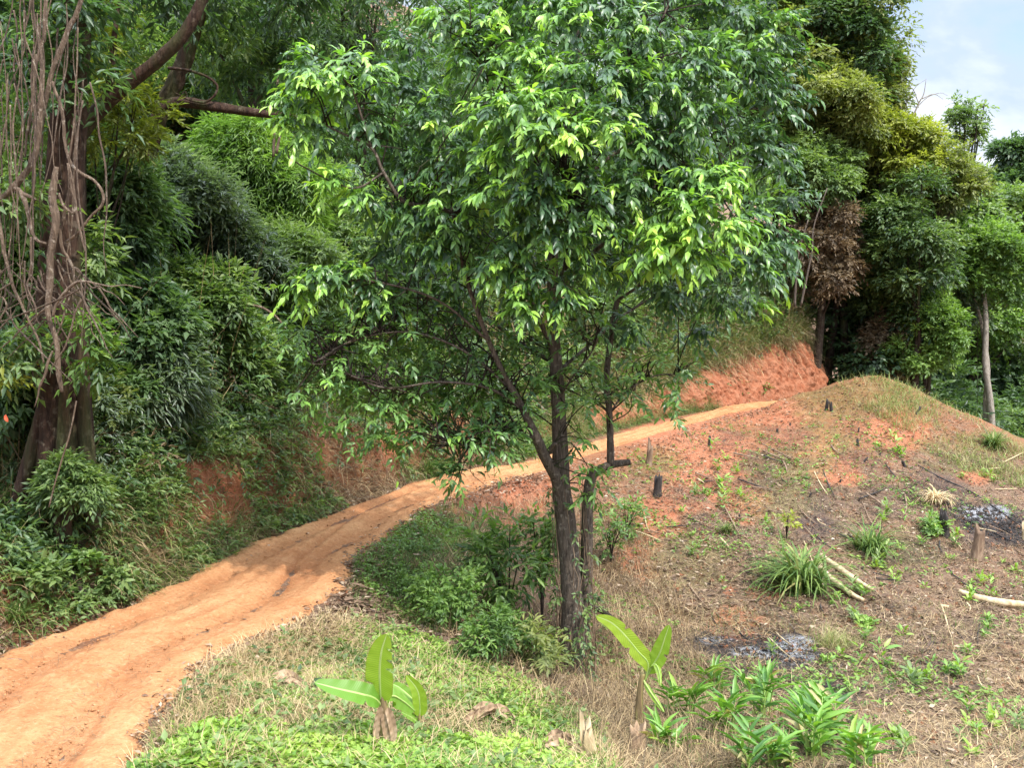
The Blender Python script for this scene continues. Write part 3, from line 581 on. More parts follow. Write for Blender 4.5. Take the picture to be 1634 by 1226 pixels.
# ------------------------------------------------------------------ forest trees and thicket
def crown_arrays(cen, rad, nl, ns, lf, lw_, slen, k=6, droop=.3, hang=.3, tb=.4, tv=.3, lobr=.36, up=.35, hollow=.55, flat=(1, 1, 1)):
    """crown = many lobes spread over an ellipsoid, every lobe covered with sprays of leaves"""
    cen = np.asarray(cen, float); rad = np.asarray(rad, float)
    d = sph(nl, up); rl = rng.uniform(.6, 1.25, nl)*lobr*rad.mean()
    lc = cen+d*rad*rng.uniform(.35, .82 if flat[0] == 1 else .98, (nl, 1))
    lt = rng.normal(0, .13, nl)
    w_ = rl**2; idx = rng.choice(nl, ns, p=w_/w_.sum())
    o = nrm(sph(ns, .35)+d[idx]*.35)
    P = lc[idx]+o*np.array(flat)*rl[idx][:, None]*rng.uniform(hollow, 1.05, (ns, 1))
    P = P+rng.normal(0, 1, (ns, 3))*(rl[idx]*.16)[:, None]; far = rng.random(ns) < .12; P[far] += o[far]*(rl[idx][far]*rng.uniform(.1, .5, far.sum()))[:, None]
    A = sprays(P, o*np.array([1, 1, .7]), k, lf, lw_, slen, droop, np.zeros(ns), tb=tb, tv=tv, hang=hang)
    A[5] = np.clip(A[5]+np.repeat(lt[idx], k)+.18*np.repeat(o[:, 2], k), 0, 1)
    return A, lc
NSM = 1.9
def forest_tree(name, label, cat, u, v, D, ru, rv, mat, ns=700, lf=.2, lw_=.08,  group=None, base=None, rb=None, bark=None, nl=14, k=6, droop=.3, hang=.3, tb=.4, lobr=.36, up=.35, trunk_pts=None, hollow=.55, bend=.3):
    c = at(u, v, D); R = np.array([ru, min(ru, rv)*1.05, rv])*D/F
    if D > 29: lf *= 1.25; lw_ *= 1.75; nl = int(nl*1.5); lobr *= .85; ns = int(ns*.8)
    bx, by = (c[0]+rng.normal(0, bend), c[1]+rng.normal(0, .3)+.4) if base is None else base
    bz = gz(bx, by) if abs(bx) < 38 and by < 68 else c[2]-R[2]*2
    if bz > c[2]-R[2]*.5: bz = min(bz, c[2]-R[2]*.6)
    root = np.array([bx, by, bz]); t = empty(name, root, 0, label, cat, group)
    A, lc = crown_arrays(c, R*1.08, int(nl*1.5), int(ns*NSM), lf*.88, lw_*.88, lf*1.6, k, droop, hang, tb+.06, lobr=lobr*.85, up=up, hollow=hollow*.8, flat=(1.35, 1.35, .62) if D > 29 else (1.15, 1.15, .85))
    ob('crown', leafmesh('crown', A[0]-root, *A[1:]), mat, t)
    r0 = rb or min(.16, max(.04, .022*(c[2]-bz))); top = c-root+np.array([0, 0, R[2]*.3])
    mid = top*.5+rng.normal(0, .12, 3)*np.array([1, 1, .2])*bend*3
    paths = [([np.array([0, 0, -.3]), top*.08, mid, top*.8, top], [r0*1.3, r0, r0*.75, r0*.5, r0*.2])]
    for j in range(min(nl, 9)):
        a = mid+(top-mid)*rng.uniform(-.2, .9); b = lc[j]-root
        paths.append(([a, (a+b)/2+np.array([0, 0, -.06*R[0]])+rng.normal(0, .05, 3), b, b+(b-a)*.04], [r0*.4, r0*.28, r0*.15, r0*.06]))
    ob('trunk', tubes('trunk', paths, 7, .1, int(rng.integers(99)), 4), bark or M_barkd, t)
    return t
FT = forest_tree
T_ = 'tree'
# -- behind, left to right, far rows first
FT('forest_tree', 'dark tree at the far top left corner behind the hanging lianas', T_, 40, 60, 20, 170, 150, M['dark'], 1500, .2, .075)
FT('forest_tree', 'sunlit yellow green tree seen through the gap above the leaning red trunk', T_, 215, 90, 24, 70, 110, M['yellow'], 800, .16, .05, tb=.3)
FT('forest_tree', 'dark tree filling the top between the leaning trunk and the lone tree', T_, 400, 20, 22, 120, 110, M['dark'], 1700, .17, .045, hang=.5)
FT('forest_tree', 'narrow leaved dull green tree above the lone tree\'s left shoulder', T_, 560, 10, 24, 130, 110, M['grey'], 1800, .17, .04, hang=.7, tb=.25)
FT('forest_tree', 'dark tree right behind the lone tree\'s left crown', T_, 640, 180, 25, 110, 130, M['dark'], 1400, .17, .05, hang=.5)
FT('forest_tree', 'dark bushy tree behind the horizontal branch', T_, 330, 160, 25, 120, 90, M['dark'], 1200, .18, .06)
FT('forest_tree', 'dark tree with a crown hidden behind the middle of the lone tree', T_, 800, 120, 30, 150, 160, M['dark'], 1300, .22, .08)
FT('forest_tree', 'dark tree whose crown meets the lone tree\'s lower left boughs', T_, 740, 360, 27, 130, 130, M['dark'], 1200, .2, .07)
FT('forest_tree', 'dark tree behind the lone tree\'s main trunk', T_, 900, 380, 31, 130, 140, M['dark'], 1200, .22, .08)
FT('forest_tree', 'dark tree standing behind the lone tree\'s bright right bough', T_, 1040, 330, 33, 120, 140, M['dark'], 1200, .22, .08)
FT('forest_tree', 'dark treetop high behind the lone tree\'s right shoulder', T_, 1190, 150, 38, 110, 120, M['dark'], 1500, .22, .08)
FT('forest_tree', 'dark treetop high behind the top of the lone tree', T_, 1000, 40, 38, 150, 120, M['dark'], 1500, .22, .08)
FT('forest_tree', 'olive treetop high behind the lone tree near the tallest olive tree', T_, 1190, 30, 40, 110, 100, M['olive'], 1500, .2, .08)
FT('forest_tree', 'mid green tree behind the lone tree\'s upper right crown', T_, 1120, 120, 35, 140, 140, M['mid'], 1300, .22, .08)
FT('forest_tree', 'tallest olive green tree rising against the sky at the forest edge', T_, 1285, 35, 37, 125, 125, M['olive'], 3400, .17, .055, lobr=.28, nl=26, tb=.38, base=(11, 42))
FT('forest_tree', 'dark green tree against the sky just behind the tallest olive tree', T_, 1350, 90, 36, 70, 120, M['dark'], 1700, .19, .07, nl=20, lobr=.3)
FT('forest_tree', 'broad olive gold tree with layered crown below the tallest tree', T_, 1320, 170, 34.5, 95, 58, M['olive'], 2600, .16, .05, lobr=.3, nl=24, tb=.42, base=(12.5, 40))
FT('forest_tree', 'yellow crowned tree leaning out toward the open sky', T_, 1435, 232, 35.2, 70, 48, M['yellow'], 1700, .16, .05, nl=20, tb=.5)
FT('forest_tree', 'low olive layered tree under the yellow crown', T_, 1400, 275, 37, 80, 60, M['olive'], 1500, .17, .055, nl=18, tb=.35)
FT('forest_tree', 'feathery olive tree with long bare boughs right of the yellow crown', T_, 1498, 285, 36, 55, 50, M['olive'], 1100, .17, .05, nl=16, tb=.3, hollow=.3)
FT('forest_tree', 'small leaved pale green tree between the lone tree and the dark pillar tree', T_, 1300, 280, 34, 60, 55, M['mid'], 1300, .16, .055, tb=.62)
FT('forest_tree', 'blue green pillar shaped tree hung with creeper', T_, 1400, 400, 37, 62, 140, M['dark'], 3200, .17, .07, nl=26, lobr=.32, tb=.34, hang=.6)
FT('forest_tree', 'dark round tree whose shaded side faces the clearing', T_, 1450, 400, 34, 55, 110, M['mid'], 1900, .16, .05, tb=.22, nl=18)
FT('forest_tree', 'russet brown dying tree with thin dry leaves', T_, 1312, 400, 34, 55, 85, M['brown'], 1700, .15, .045, tb=.36, nl=18, lobr=.3)
FT('forest_tree', 'low russet shrub tree at the foot of the dark pillar tree', T_, 1415, 555, 35.5, 42, 60, M['brown'], 1000, .15, .05, tb=.4)
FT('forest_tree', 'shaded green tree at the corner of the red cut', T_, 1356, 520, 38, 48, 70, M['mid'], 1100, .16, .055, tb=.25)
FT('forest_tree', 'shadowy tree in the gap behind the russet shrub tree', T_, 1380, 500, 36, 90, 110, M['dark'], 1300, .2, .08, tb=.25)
FT('feathery_tree', 'bright green feathery tree with flat fronds beside the russet shrub', T_, 1487, 535, 34, 42, 65, M['bright'], 1500, .15, .045, tb=.5, nl=16, droop=.15, hang=.1, lobr=.3)
FT('forest_tree', 'leafy dark green tree behind the yellow crown\'s lower edge', T_, 1525, 350, 40, 60, 55, M['mid'], 1300, .2, .085, tb=.35)
FT('forest_tree', 'tree of glossy round leaves in front of the far ridge', T_, 1580, 345, 46, 60, 40, M['mid'], 1100, .22, .09, tb=.4)
FT('forest_tree', 'dense blue green tree at the right edge against the sky', T_, 1622, 315, 50, 40, 80, M['dark'], 2200, .22, .09, nl=22, lobr=.3, tb=.38)
FT('forest_tree', 'grey green tree on the slope under the feathery boughs', T_, 1500, 450, 38, 55, 70, M['grey'], 1300, .17, .06, tb=.3)
pt = FT('pale_trunked_tree', 'spreading fresh green tree carried on two slender pale trunks', T_, 1560, 430, 37.6, 84, 75, M['bright'], 3400, .17, .06, nl=26, lobr=.3, tb=.2, droop=.2, hang=.15, base=(18.2, 38.4), rb=.01)
FT('forest_tree', 'mid green tree low on the right edge below the dense blue green tree', T_, 1625, 480, 46, 55, 80, M['mid'], 1600, .2, .08, tb=.42)
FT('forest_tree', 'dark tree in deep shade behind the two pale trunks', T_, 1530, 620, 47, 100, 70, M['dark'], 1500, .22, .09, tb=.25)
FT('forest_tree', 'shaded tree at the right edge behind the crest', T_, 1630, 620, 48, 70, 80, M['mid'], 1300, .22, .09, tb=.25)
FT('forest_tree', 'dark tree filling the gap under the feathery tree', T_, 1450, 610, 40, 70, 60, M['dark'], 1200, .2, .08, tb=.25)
FT('forest_tree', 'pale green treetop on the slope left of the tree of round leaves', T_, 1530, 430, 52, 75, 70, M['mid'], 1300, .24, .1, tb=.5)
FT('forest_tree', 'hazy green treetop at the right edge beyond the pale trunks', T_, 1600, 500, 56, 80, 80, M['mid'], 1300, .24, .1, tb=.5)
FT('forest_tree', 'dim green tree low in the gap beyond the feathery tree', T_, 1500, 560, 50, 80, 70, M['dark'], 1300, .24, .1, tb=.45)
FT('forest_tree', 'bushy treetop on the skyline left of the tree of round leaves', T_, 1545, 310, 54, 50, 40, M['mid'], 1100, .24, .1, tb=.45)
FT('forest_tree', 'rounded light green tree below the dark pillar tree\'s right side', T_, 1460, 500, 35, 40, 50, M['bright'], 900, .17, .06, tb=.15)
FT('forest_tree', 'sunlit olive tree filling the skyline between the tallest tree and the yellow crown', T_, 1390, 190, 38, 50, 60, M['olive'], 1300, .18, .06, tb=.5)
for (u, v, D, ru, rv, mt, lb) in [(1480, 330, 38, 60, 60, 'mid', 'shaded mid green crown wedged under the feathery olive boughs'), (1345, 250, 36, 60, 50, 'olive', 'shaded olive crown tucked under the broad olive gold tree'), (1250, 180, 36, 60, 70, 'olive', 'olive crown touching the lone tree\'s right edge'), (1560, 520, 44, 70, 60, 'bright', 'lower fresh green crown behind the pale trunks'), (1470, 420, 37, 50, 60, 'dark', 'dark crown right of the blue green pillar'),
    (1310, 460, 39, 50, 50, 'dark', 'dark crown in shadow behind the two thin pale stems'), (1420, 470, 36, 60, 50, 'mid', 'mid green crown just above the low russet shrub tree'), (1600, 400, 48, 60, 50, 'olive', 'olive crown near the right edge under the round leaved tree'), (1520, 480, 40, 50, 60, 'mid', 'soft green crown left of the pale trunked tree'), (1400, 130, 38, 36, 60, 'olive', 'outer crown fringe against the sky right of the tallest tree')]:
    FT('forest_tree', lb, T_, u, v, D, ru, rv, M[mt], 1000, .19, .07, tb=.35, nl=18)
# slim tree and bare tree against the sky
st = FT('slim_tree', 'slim airy tree standing up alone against the clouds', T_, 1540, 200, 44, 30, 42, M['mid'], 330, .17, .06, nl=11, k=6, tb=.4, hollow=.2, lobr=.35, bend=.05)
c = at(1440, 330, 37); bt = empty('bare_tree', c, 0, 'leafless twiggy treetop sticking into the sky beside the yellow crown', 'bare tree')
bp_ = [(px([(1440, 330), (1448, 250), (1453, 200), (1466, 165), (1474, 150), (1478, 125)], 37), [.08, .06, .045, .03, .02, .008])]
for q in ([(1453, 200), (1445, 170), (1460, 140), (1478, 126)], [(1462, 172), (1480, 155), (1500, 148), (1512, 152)], [(1450, 220), (1435, 160), (1425, 145), (1440, 132)], [(1466, 165), (1455, 140), (1435, 145)], [(1456, 190), (1480, 192), (1498, 196)], [(1470, 158), (1490, 150), (1505, 158)]):
    bp_.append((px(q, 37), np.linspace(.02, .006, len(q))))
ob('branches', tubes('branches', [([p-c for p in a], r) for a, r in bp_], 5, .1, 3, 5), M_barkp, bt)
# the two pale trunks
tr = np.array(pt.location)
ob('pale_trunk', tubes('pale_trunk', [([p-tr for p in px([(1583, 690), (1580, 640), (1572, 580), (1573, 520), (1570, 470), (1562, 420)], 37)], [.14, .12, .11, .1, .07, .04])], 8, .08, 8), M_barkp, pt)
ob('pale_trunk', tubes('pale_trunk', [([p-tr for p in px([(1574, 688), (1573, 640), (1576, 590), (1570, 540), (1562, 500), (1545, 440)], 37.3)], [.12, .1, .09, .08, .06, .03])], 8, .08, 9), M_barkp, pt)
# two thin leaning stems by the russet tree
for q, lb in (([(1268, 490), (1271, 440), (1275, 400), (1290, 350)], 'upright thin pale stem beside the russet tree'), ([(1278, 488), (1288, 440), (1296, 400), (1299, 360), (1320, 300)], 'slanting thin pale stem beside the russet tree')):
    P_ = px(q, 27.5); b0 = P_[0]; s_ = empty('thin_stem', b0, 0, lb, 'sapling')
    ob('stem', tubes('stem', [([p-b0 for p in P_], np.linspace(.032, .014, len(P_)))], 6, .1, 4), M_bark, s_)
# -- the left thicket behind the track
FT('bamboo_thicket', 'bright green arching bamboo mound under the horizontal branch', 'bamboo', 372, 265, 18, 62, 75, M['bright'], 2600, .2, .026, nl=20, hang=.5, tb=.42, droop=.6)
FT('bamboo_thicket', 'bright green bamboo mound sloping down right of the first mound', 'bamboo', 450, 330, 18.5, 72, 75, M['bright'], 2800, .2, .028, nl=20, hang=.5, tb=.3, droop=.6)
FT('thicket_tree', 'silvery green small leaved tree left of the bright bamboo', T_, 270, 330, 15.5, 82, 80, M['grey'], 2400, .15, .045, nl=20, tb=.45)
FT('thicket_tree', 'silvery narrow leaved shrub tree in the middle of the left thicket', T_, 350, 395, 16, 80, 65, M['grey'], 2000, .15, .04, nl=18, tb=.35)
FT('thicket_tree', 'light green fine leaved shrub tree right of the silvery shrub', T_, 450, 430, 17, 75, 65, M['mid'], 2000, .14, .045, nl=18, tb=.55)
FT('thicket_tree', 'glossy dark broad leaved shrub tree beside the big trunk', T_, 185, 330, 13.2, 62, 95, M['dark'], 1300, .17, .06, nl=16, tb=.4)
FT('thicket_tree', 'yellow tipped fern leaved sapling in front of the leaning trunk', T_, 190, 195, 11.8, 75, 55, M['yellow'], 190, .12, .035, nl=10, k=8, tb=.12, hollow=.1, rb=.03)
FT('thicket_tree', 'dark shrub tree with broad leaves low beside the big trunk', T_, 210, 500, 13, 70, 70, M['dark'], 1100, .17, .065, nl=14, tb=.4)
FT('thicket_tree', 'shaded shrub tree in the hollow under the silvery shrub', T_, 320, 500, 14.5, 75, 65, M['mid'], 1100, .17, .06, nl=14, tb=.25)
FT('thicket_tree', 'drooping strap leaved shrub with silvery undersides above the red soil patch', 'shrub', 255, 590, 12.8, 65, 55, M['grey'], 900, .2, .04, nl=14, hang=.55, tb=.2, k=5)
FT('thicket_tree', 'mixed green shrub hanging over the bank right of the strap leaved shrub', 'shrub', 380, 590, 15, 80, 60, M['mid'], 1200, .17, .055, nl=14, tb=.35)
FT('thicket_tree', 'dull green shrub behind the lone tree\'s lowest left leaves', 'shrub', 520, 560, 18, 85, 70, M['mid'], 1500, .16, .05, nl=16, tb=.35)
FT('thicket_tree', 'dull shrub over the bank where the track bends', 'shrub', 620, 600, 20, 75, 60, M['mid'], 1300, .16, .05, nl=16, tb=.3)
FT('thicket_tree', 'mid green tree behind the lone tree\'s left side', T_, 560, 400, 20, 90, 110, M['mid'], 2200, .16, .05, nl=20, tb=.4)
FT('thicket_tree', 'dim tree between the lone tree\'s left boughs and trunk', T_, 690, 480, 23, 100, 90, M['mid'], 1500, .17, .055, nl=16, tb=.3)
FT('thicket_tree', 'dim brownish shrub tree left of the lone tree\'s trunk', T_, 800, 520, 26, 90, 70, M['brown'], 900, .17, .05, nl=16, tb=.3)
FT('thicket_tree', 'dim green shrub tree just right of the lone tree\'s trunk', T_, 960, 500, 28, 95, 55, M['mid'], 1300, .18, .06, nl=16, tb=.3)
FT('thicket_tree', 'greyish shrub tree above the bank under the lone tree\'s right boughs', T_, 1120, 470, 34.5, 100, 60, M['grey'], 1400, .18, .055, nl=16, tb=.3)
FT('thicket_tree', 'olive shrub tree at the top of the red cut', T_, 1215, 440, 36, 70, 70, M['olive'], 1400, .17, .05, nl=16, tb=.25)
FT('thicket_tree', 'dark shrub tree at the left edge behind the tangle of lianas', T_, 20, 420, 12.5, 70, 130, M['mid'], 1100, .16, .06, nl=14, tb=.35)
FT('thicket_tree', 'shaded bush at the left edge beneath the lianas', 'shrub', 20, 620, 10.8, 70, 70, M['dark'], 700, .15, .06, nl=12, tb=.42)
FT('thicket_tree', 'mossy green bush at the foot of the big double trunk', 'shrub', 112, 775, 10.2, 34, 40, M['mid'], 420, .1, .035, nl=9, tb=.3)
FT('thicket_tree', 'shaded leafy bush right of the big double trunk', 'shrub', 185, 660, 12.3, 50, 70, M['dark'], 700, .16, .06, nl=12, tb=.45)

# shrub prototypes scattered on the forested slope
def shrub_proto(label, mat, R, ns, lf, lw_, tb, hang=.3, cat='shrub', name='shrub', grp='low shrubs of the forested slope'):
    t = empty(name, (0, 0, 0), 0, label, cat, grp); A, lc = crown_arrays((0, 0, R*.8), (R, R, R*.85), 9, ns, lf, lw_, lf*1.4, 6, .3, hang, tb, lobr=.42)
    ob('foliage', leafmesh('foliage', *A), mat, t)
    ob('stems', tubes('stems', [([np.array([0, 0, -.4]), np.array([rng.normal(0, .1), rng.normal(0, .1), R*.3]), l]  , [.03, .025, .008]) for l in lc], 5, .1, 5, 4), M_barkd, t)
    return t
prot = [shrub_proto('dark green shrub among others crowding the forested slope', M['dark'], 1.0, 420, .17, .06, .4),
        shrub_proto('mid green shrub among others crowding the forested slope', M['mid'], .9, 480, .14, .05, .38),
        shrub_proto('silvery green shrub among others crowding the forested slope', M['grey'], .8, 420, .15, .04, .35, .5),
        shrub_proto('olive shrub among others crowding the forested slope', M['olive'], .8, 420, .14, .05, .28),
        shrub_proto('brown withered shrub among others crowding the forested slope', M['brown'], .7, 330, .14, .04, .35, .5)]
first = [True]*5; cnt = 0
for i in range(900):
    y = rng.uniform(11, 44); x = rng.uniform(-.55*y-2, .38*y)
    lat_, hw_, _, s_ = roadfield(np.array(x), np.array(y)); dl = float(lat_-hw_)
    if dl < 1.2 or dl > 16: continue
    if y > 27 and x > 2 and dl < 2.6: continue
    k = int(rng.choice(5, p=[.24, .32, .16, .15, .13])); sc_ = rng.uniform(.7, 1.3)*(.62 if dl < 2.2 else 1)*(1+.012*y)
    p = (x, y, gz(x, y)-.05); u_, v_ = proj(np.array(p))
    if u_ < -80: continue
    if first[k]: prot[k].location = p; prot[k].scale = (sc_,)*3; first[k] = False
    else: copy_tree(prot[k], p, rng.uniform(0, 6.28), sc_)
    cnt += 1
    if cnt > 190: break
for (u, v, D, k, sc_) in [(1345, 590, 39, 0, 1.6), (1370, 585, 38, 1, 1.5), (1400, 600, 38, 3, 1.4), (1430, 600, 37, 0, 1.7), (1455, 610, 36, 1, 1.5), (1480, 615, 38, 0, 1.8), (1500, 625, 37, 1, 1.5), (1525, 640, 40, 0, 1.9), (1550, 655, 42, 1, 1.8), (1600, 665, 42, 1, 1.9), (1625, 670, 43, 0, 2.0), (1590, 640, 47, 0, 2.4), (1640, 640, 47, 1, 2.2), (1540, 600, 50, 0, 2.6), (1500, 570, 46, 1, 2.3), (1600, 590, 52, 1, 2.6), (1470, 560, 42, 0, 2.2), (1560, 560, 55, 0, 3), (1440, 540, 41, 1, 2), (1640, 570, 52, 0, 2.6)]:
    p = at(u, v, D); z_ = gz(p[0], p[1]); copy_tree(prot[k], (p[0], p[1], max(z_-.1, p[2]-1.9*sc_)), rng.uniform(0, 6.28), sc_)
for i in range(26):
    q = RC[int(np.searchsorted(arc, rng.uniform(S_of_y(25), S_of_y(36))))]; k_ = int(np.searchsorted(arc, arc[np.abs(RC[:, 1]-q[1]).argmin()])); dl = rng.uniform(1.5, 4); p = q[:2]+leftn[k_]*(q[3]+dl)
    copy_tree(prot[int(rng.choice([1, 1, 3, 4, 2]))], (p[0], p[1], gz(p[0], p[1])-.15), rng.uniform(0, 6.28), rng.uniform(.7, 1.2))
for i in range(60):
    p = at(rng.uniform(-60, 1000), 600, rng.uniform(13, 30)); lat_, hw_, _, s_ = roadfield(np.array(p[0]), np.array(p[1])); dl = float(lat_-hw_)
    if dl < 1.3 or dl > 7: continue
    copy_tree(prot[int(rng.integers(5))], (p[0], p[1], gz(p[0], p[1])-.1), rng.uniform(0, 6.28), rng.uniform(.8, 1.2))

# far wooded ridge at the right
hx = np.linspace(20, 260, 80); hy = np.linspace(75, 260, 60); HX, HY = np.meshgrid(hx, hy)
ridge = lambda x, y: -14+31*np.exp(-((y-165)/60)**2)*(1-.55*sstep(60, 200, x))+5*fbm(x*.03, y*.03, 55, 3)
ii = np.arange(len(hy)*len(hx)).reshape(len(hy), len(hx))
M_hill = plain_mat('hill_soil', [(.3, (.05, .07, .025)), (.7, (.12, .13, .05))], .2)
tag(ob('hill', mk_mesh('hill', np.stack([HX, HY, ridge(HX, HY)], -1).reshape(-1, 3), np.stack([ii[:-1, :-1], ii[:-1, 1:], ii[1:, 1:], ii[1:, :-1]], -1).reshape(-1, 4), smooth=True), M_hill), 'far wooded ridge against the sky', 'hill', kind='structure')
n = 2600; fx = rng.uniform(35, 130, n); fy = rng.uniform(95, 175, n); O = []
pc = np.stack([fx, fy, ridge(fx, fy)+1.5], 1); A6 = []
k = 26; d = sph(n*k, .6).reshape(n, k, 3); Pp = (pc[:, None]+d*rng.uniform(1.2, 2.6, (n, 1, 1))).reshape(-1, 3)
tt_ = np.clip(np.repeat(rng.normal(.4, .15, n), k)+rng.normal(0, .1, n*k), 0, 1)
tag(ob('distant_forest', leafmesh('distant_forest', Pp, rng.normal(0, 1, (n*k, 3)), d.reshape(-1, 3)+rng.normal(0, .4, (n*k, 3)), 1.1, .8, tt_), M['mid']), 'soft green mass of treetops covering the far ridge', 'forest', kind='stuff')
# ------------------------------------------------------------------ the big liana hung tree, the leaning tree
def pix_r(rad, D): return np.array(rad)*D/F
def px_tree(name, label, cat, parts, mat, foliage=None):
    """parts: list of (part name, [(path px, D, radii px)])"""
    p0 = px(parts[0][1][0][0], parts[0][1][0][1])[0]; t = empty(name, p0, 0, label, cat)
    for nm, ps in parts:
        ob(nm, tubes(nm, [([q-p0 for q in px(pth, D)], pix_r(r, D)) for pth, D, r in ps], 12, .16, int(rng.integers(90)), 7), mat, t)
    return t, p0
bigt, b0 = px_tree('buttressed_tree', 'massive dark reddish double trunk at the left, hung with dry lianas', 'tree',
    [('trunk', [([(112, 870), (112, 800), (116, 740), (118, 680), (112, 600), (108, 500), (106, 400), (112, 250), (118, 120), (122, -40), (125, -220)], 10.6, [44, 36, 32, 29, 27, 25, 24, 23, 24, 25, 22])]),
     ('trunk', [([(62, 850), (74, 780), (84, 710), (82, 640), (68, 580), (72, 480), (78, 380), (84, 280), (90, 180)], 10.45, [30, 26, 26, 24, 19, 15, 13, 11, 8])]),
     ('buttress', [([(30, 800), (48, 730), (66, 660), (84, 590)], 10.35, [13, 12, 10, 7]), ([(150, 850), (143, 780), (136, 700), (130, 600)], 10.5, [12, 13, 12, 8]), ([(100, 860), (98, 790), (101, 700), (104, 600)], 10.25, [14, 13, 10, 6])]),
     ('limb', [([(118, 230), (160, 172), (205, 132), (262, 86), (305, 35), (345, -60)], 11, [11, 12, 10.5, 10, 9, 8]), ([(160, 172), (178, 120), (182, 60), (196, -40)], 11, [6, 5, 4, 3])])], M_barkr)
lean, l0 = px_tree('leaning_tree', 'reddish leaning tree whose forked trunk sends one bough level to the right', 'tree',
    [('trunk', [([(150, 660), (185, 520), (212, 360), (228, 270), (246, 215), (262, 165), (285, 120), (310, 50), (345, -80)], 13.4, [15, 14, 13, 13, 12, 12, 13, 12, 10])]),
     ('bough', [([(258, 172), (285, 163), (330, 168), (380, 176), (425, 182), (452, 183), (480, 190)], 13.2, [8, 8.5, 8, 7, 6, 5, 3]), ([(268, 108), (300, 112), (330, 122), (346, 136), (342, 152), (325, 163), (300, 158), (280, 148)], 13.1, [2.4, 2.2, 2, 2, 1.8, 1.8, 1.4, 1])])], M_barkr)
for (t_, p_, cs) in ((bigt, b0, [(60, -30, 10.9, 150, 90, 130, 'dark'), (230, -40, 11.6, 150, 60, 130, 'dark'), (170, 60, 12.5, 80, 70, 90, 'mid'), (30, 150, 12.2, 60, 90, 80, 'dark'), (20, 260, 10.9, 60, 120, 90, 'mid'), (150, 60, 10.9, 60, 90, 40, 'yellow'), (150, 420, 10.9, 30, 70, 60, 'mid'), (20, 330, 9.9, 45, 90, 60, 'mid'), (120, 120, 10.2, 60, 90, 60, 'dark'), (135, 560, 10.0, 30, 60, 36, 'bright'), (30, 560, 9.8, 60, 60, 60, 'mid'), (100, 20, 10.3, 80, 50, 60, 'dark'), (5, 600, 9.6, 26, 20, 9, 'yellow')]),
                     (lean, l0, [(400, -30, 13.4, 150, 70, 260, 'dark'), (330, 60, 14.2, 120, 70, 200, 'mid'), (480, 60, 14.6, 70, 60, 130, 'dark'), (420, 120, 14.4, 70, 35, 80, 'dark'), (600, -30, 14.5, 110, 60, 160, 'dark')])):
    for (u, v, D, ru, rv, ns, mt) in cs:
        A, lc = crown_arrays(at(u, v, D), np.array([ru, ru*.7, rv])*D/F, 12, int(ns*1.5), .15, .045, .24, 7, .4, .5, .36, lobr=.4, hollow=.2)
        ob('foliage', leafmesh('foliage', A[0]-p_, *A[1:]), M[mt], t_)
def vine(label, pth, D, r, group=None, part='woody_vine', wig=.0, cat='liana'):
    P_ = [at(a[0], a[1], a[2] if len(a) > 2 else D) for a in pth]
    if wig: P_ = [p+rng.normal(0, wig, 3) for p in P_]
    base = P_[-1]; me_ = tubes(part, [([p-base for p in P_], np.interp(np.linspace(0, 1, len(P_)), np.linspace(0, 1, len(r)), r)*.78*D/F)], 7, .2, int(rng.integers(90)), 6)
    o = ob(part, me_, M_vined if (group and rng.random() < .75) else M_vine, None, base); tag(o, label, cat, group); return o
vine('pale straight liana, the longest and lightest one hanging left of the big trunk', [(78, -60), (72, 20), (70, 62), (66, 70), (68, 110), (64, 180), (60, 230), (50, 262), (30, 288), (12, 308), (-10, 328)], 9.6, [4, 4.4, 5, 6, 6.5, 7, 6])
vine('thin liana just left of the long pale one', [(66, -20), (64, 60), (58, 110), (52, 150), (50, 175), (43, 215), (40, 250)], 9.7, [2, 2.5, 3, 2])
vine('smooth slanting liana crossing the dark upper trunk', [(140, -30), (122, 22), (112, 40), (100, 70), (88, 100), (80, 125), (70, 170), (64, 200)], 9.7, [4, 5.5, 5.5, 5, 4, 3])
vine('liana that loops out right in a wide hook beside the trunk', [(84, 130), (88, 145), (96, 165), (101, 190), (104, 230), (114, 262), (132, 278), (150, 288), (164, 308), (162, 328), (145, 345), (124, 372), (106, 386)], 9.6, [3, 3.6, 3.6, 3.2, 3, 3])
vine('thickest liana, a flaking pale stem ending in a blunt point above the root flare', [(90, 266), (86, 292), (84, 320), (90, 350), (84, 385), (80, 420), (80, 455), (76, 490), (80, 515), (90, 545), (92, 575), (94, 600), (99, 626)], 9.4, [5, 8.5, 9, 8, 7.5, 6.5, 5, 5.5, 6, 3.5])
vine('wavy liana running close on the right of the thickest liana', [(112, 300), (106, 325), (101, 350), (97, 372), (99, 395), (109, 412), (117, 430), (118, 455)], 9.5, [3.5, 3.6, 3.6, 3, 2])
vine('long thin liana dropping past the right side of the tangle', [(108, 260), (114, 300), (120, 320), (124, 350), (132, 385), (136, 402)], 9.4, [2.2, 2.6, 2.6, 1.6])
vine('short hooked liana between the thickest liana and the wide hook', [(94, 308), (99, 324), (107, 334), (117, 340), (120, 325), (118, 300), (110, 262)], 9.4, [2.6, 2.6, 2.2, 2])
vine('bleached broken liana with a bent elbow at the left', [(22, 300), (32, 305), (40, 322), (46, 345), (50, 368), (60, 384), (74, 389)], 9.5, [3, 5.5, 5, 4.5, 3.5, 2.5])
vine('bleached liana slanting down from the long pale one to the frame edge', [(30, 306), (44, 312), (58, 319)], 9.5, [4, 3.6, 2])
vine('short peeled pale liana end below the bent elbow', [(50, 378), (50, 400), (51, 420), (48, 438), (50, 448)], 9.4, [3, 3.6, 4, 1.5])
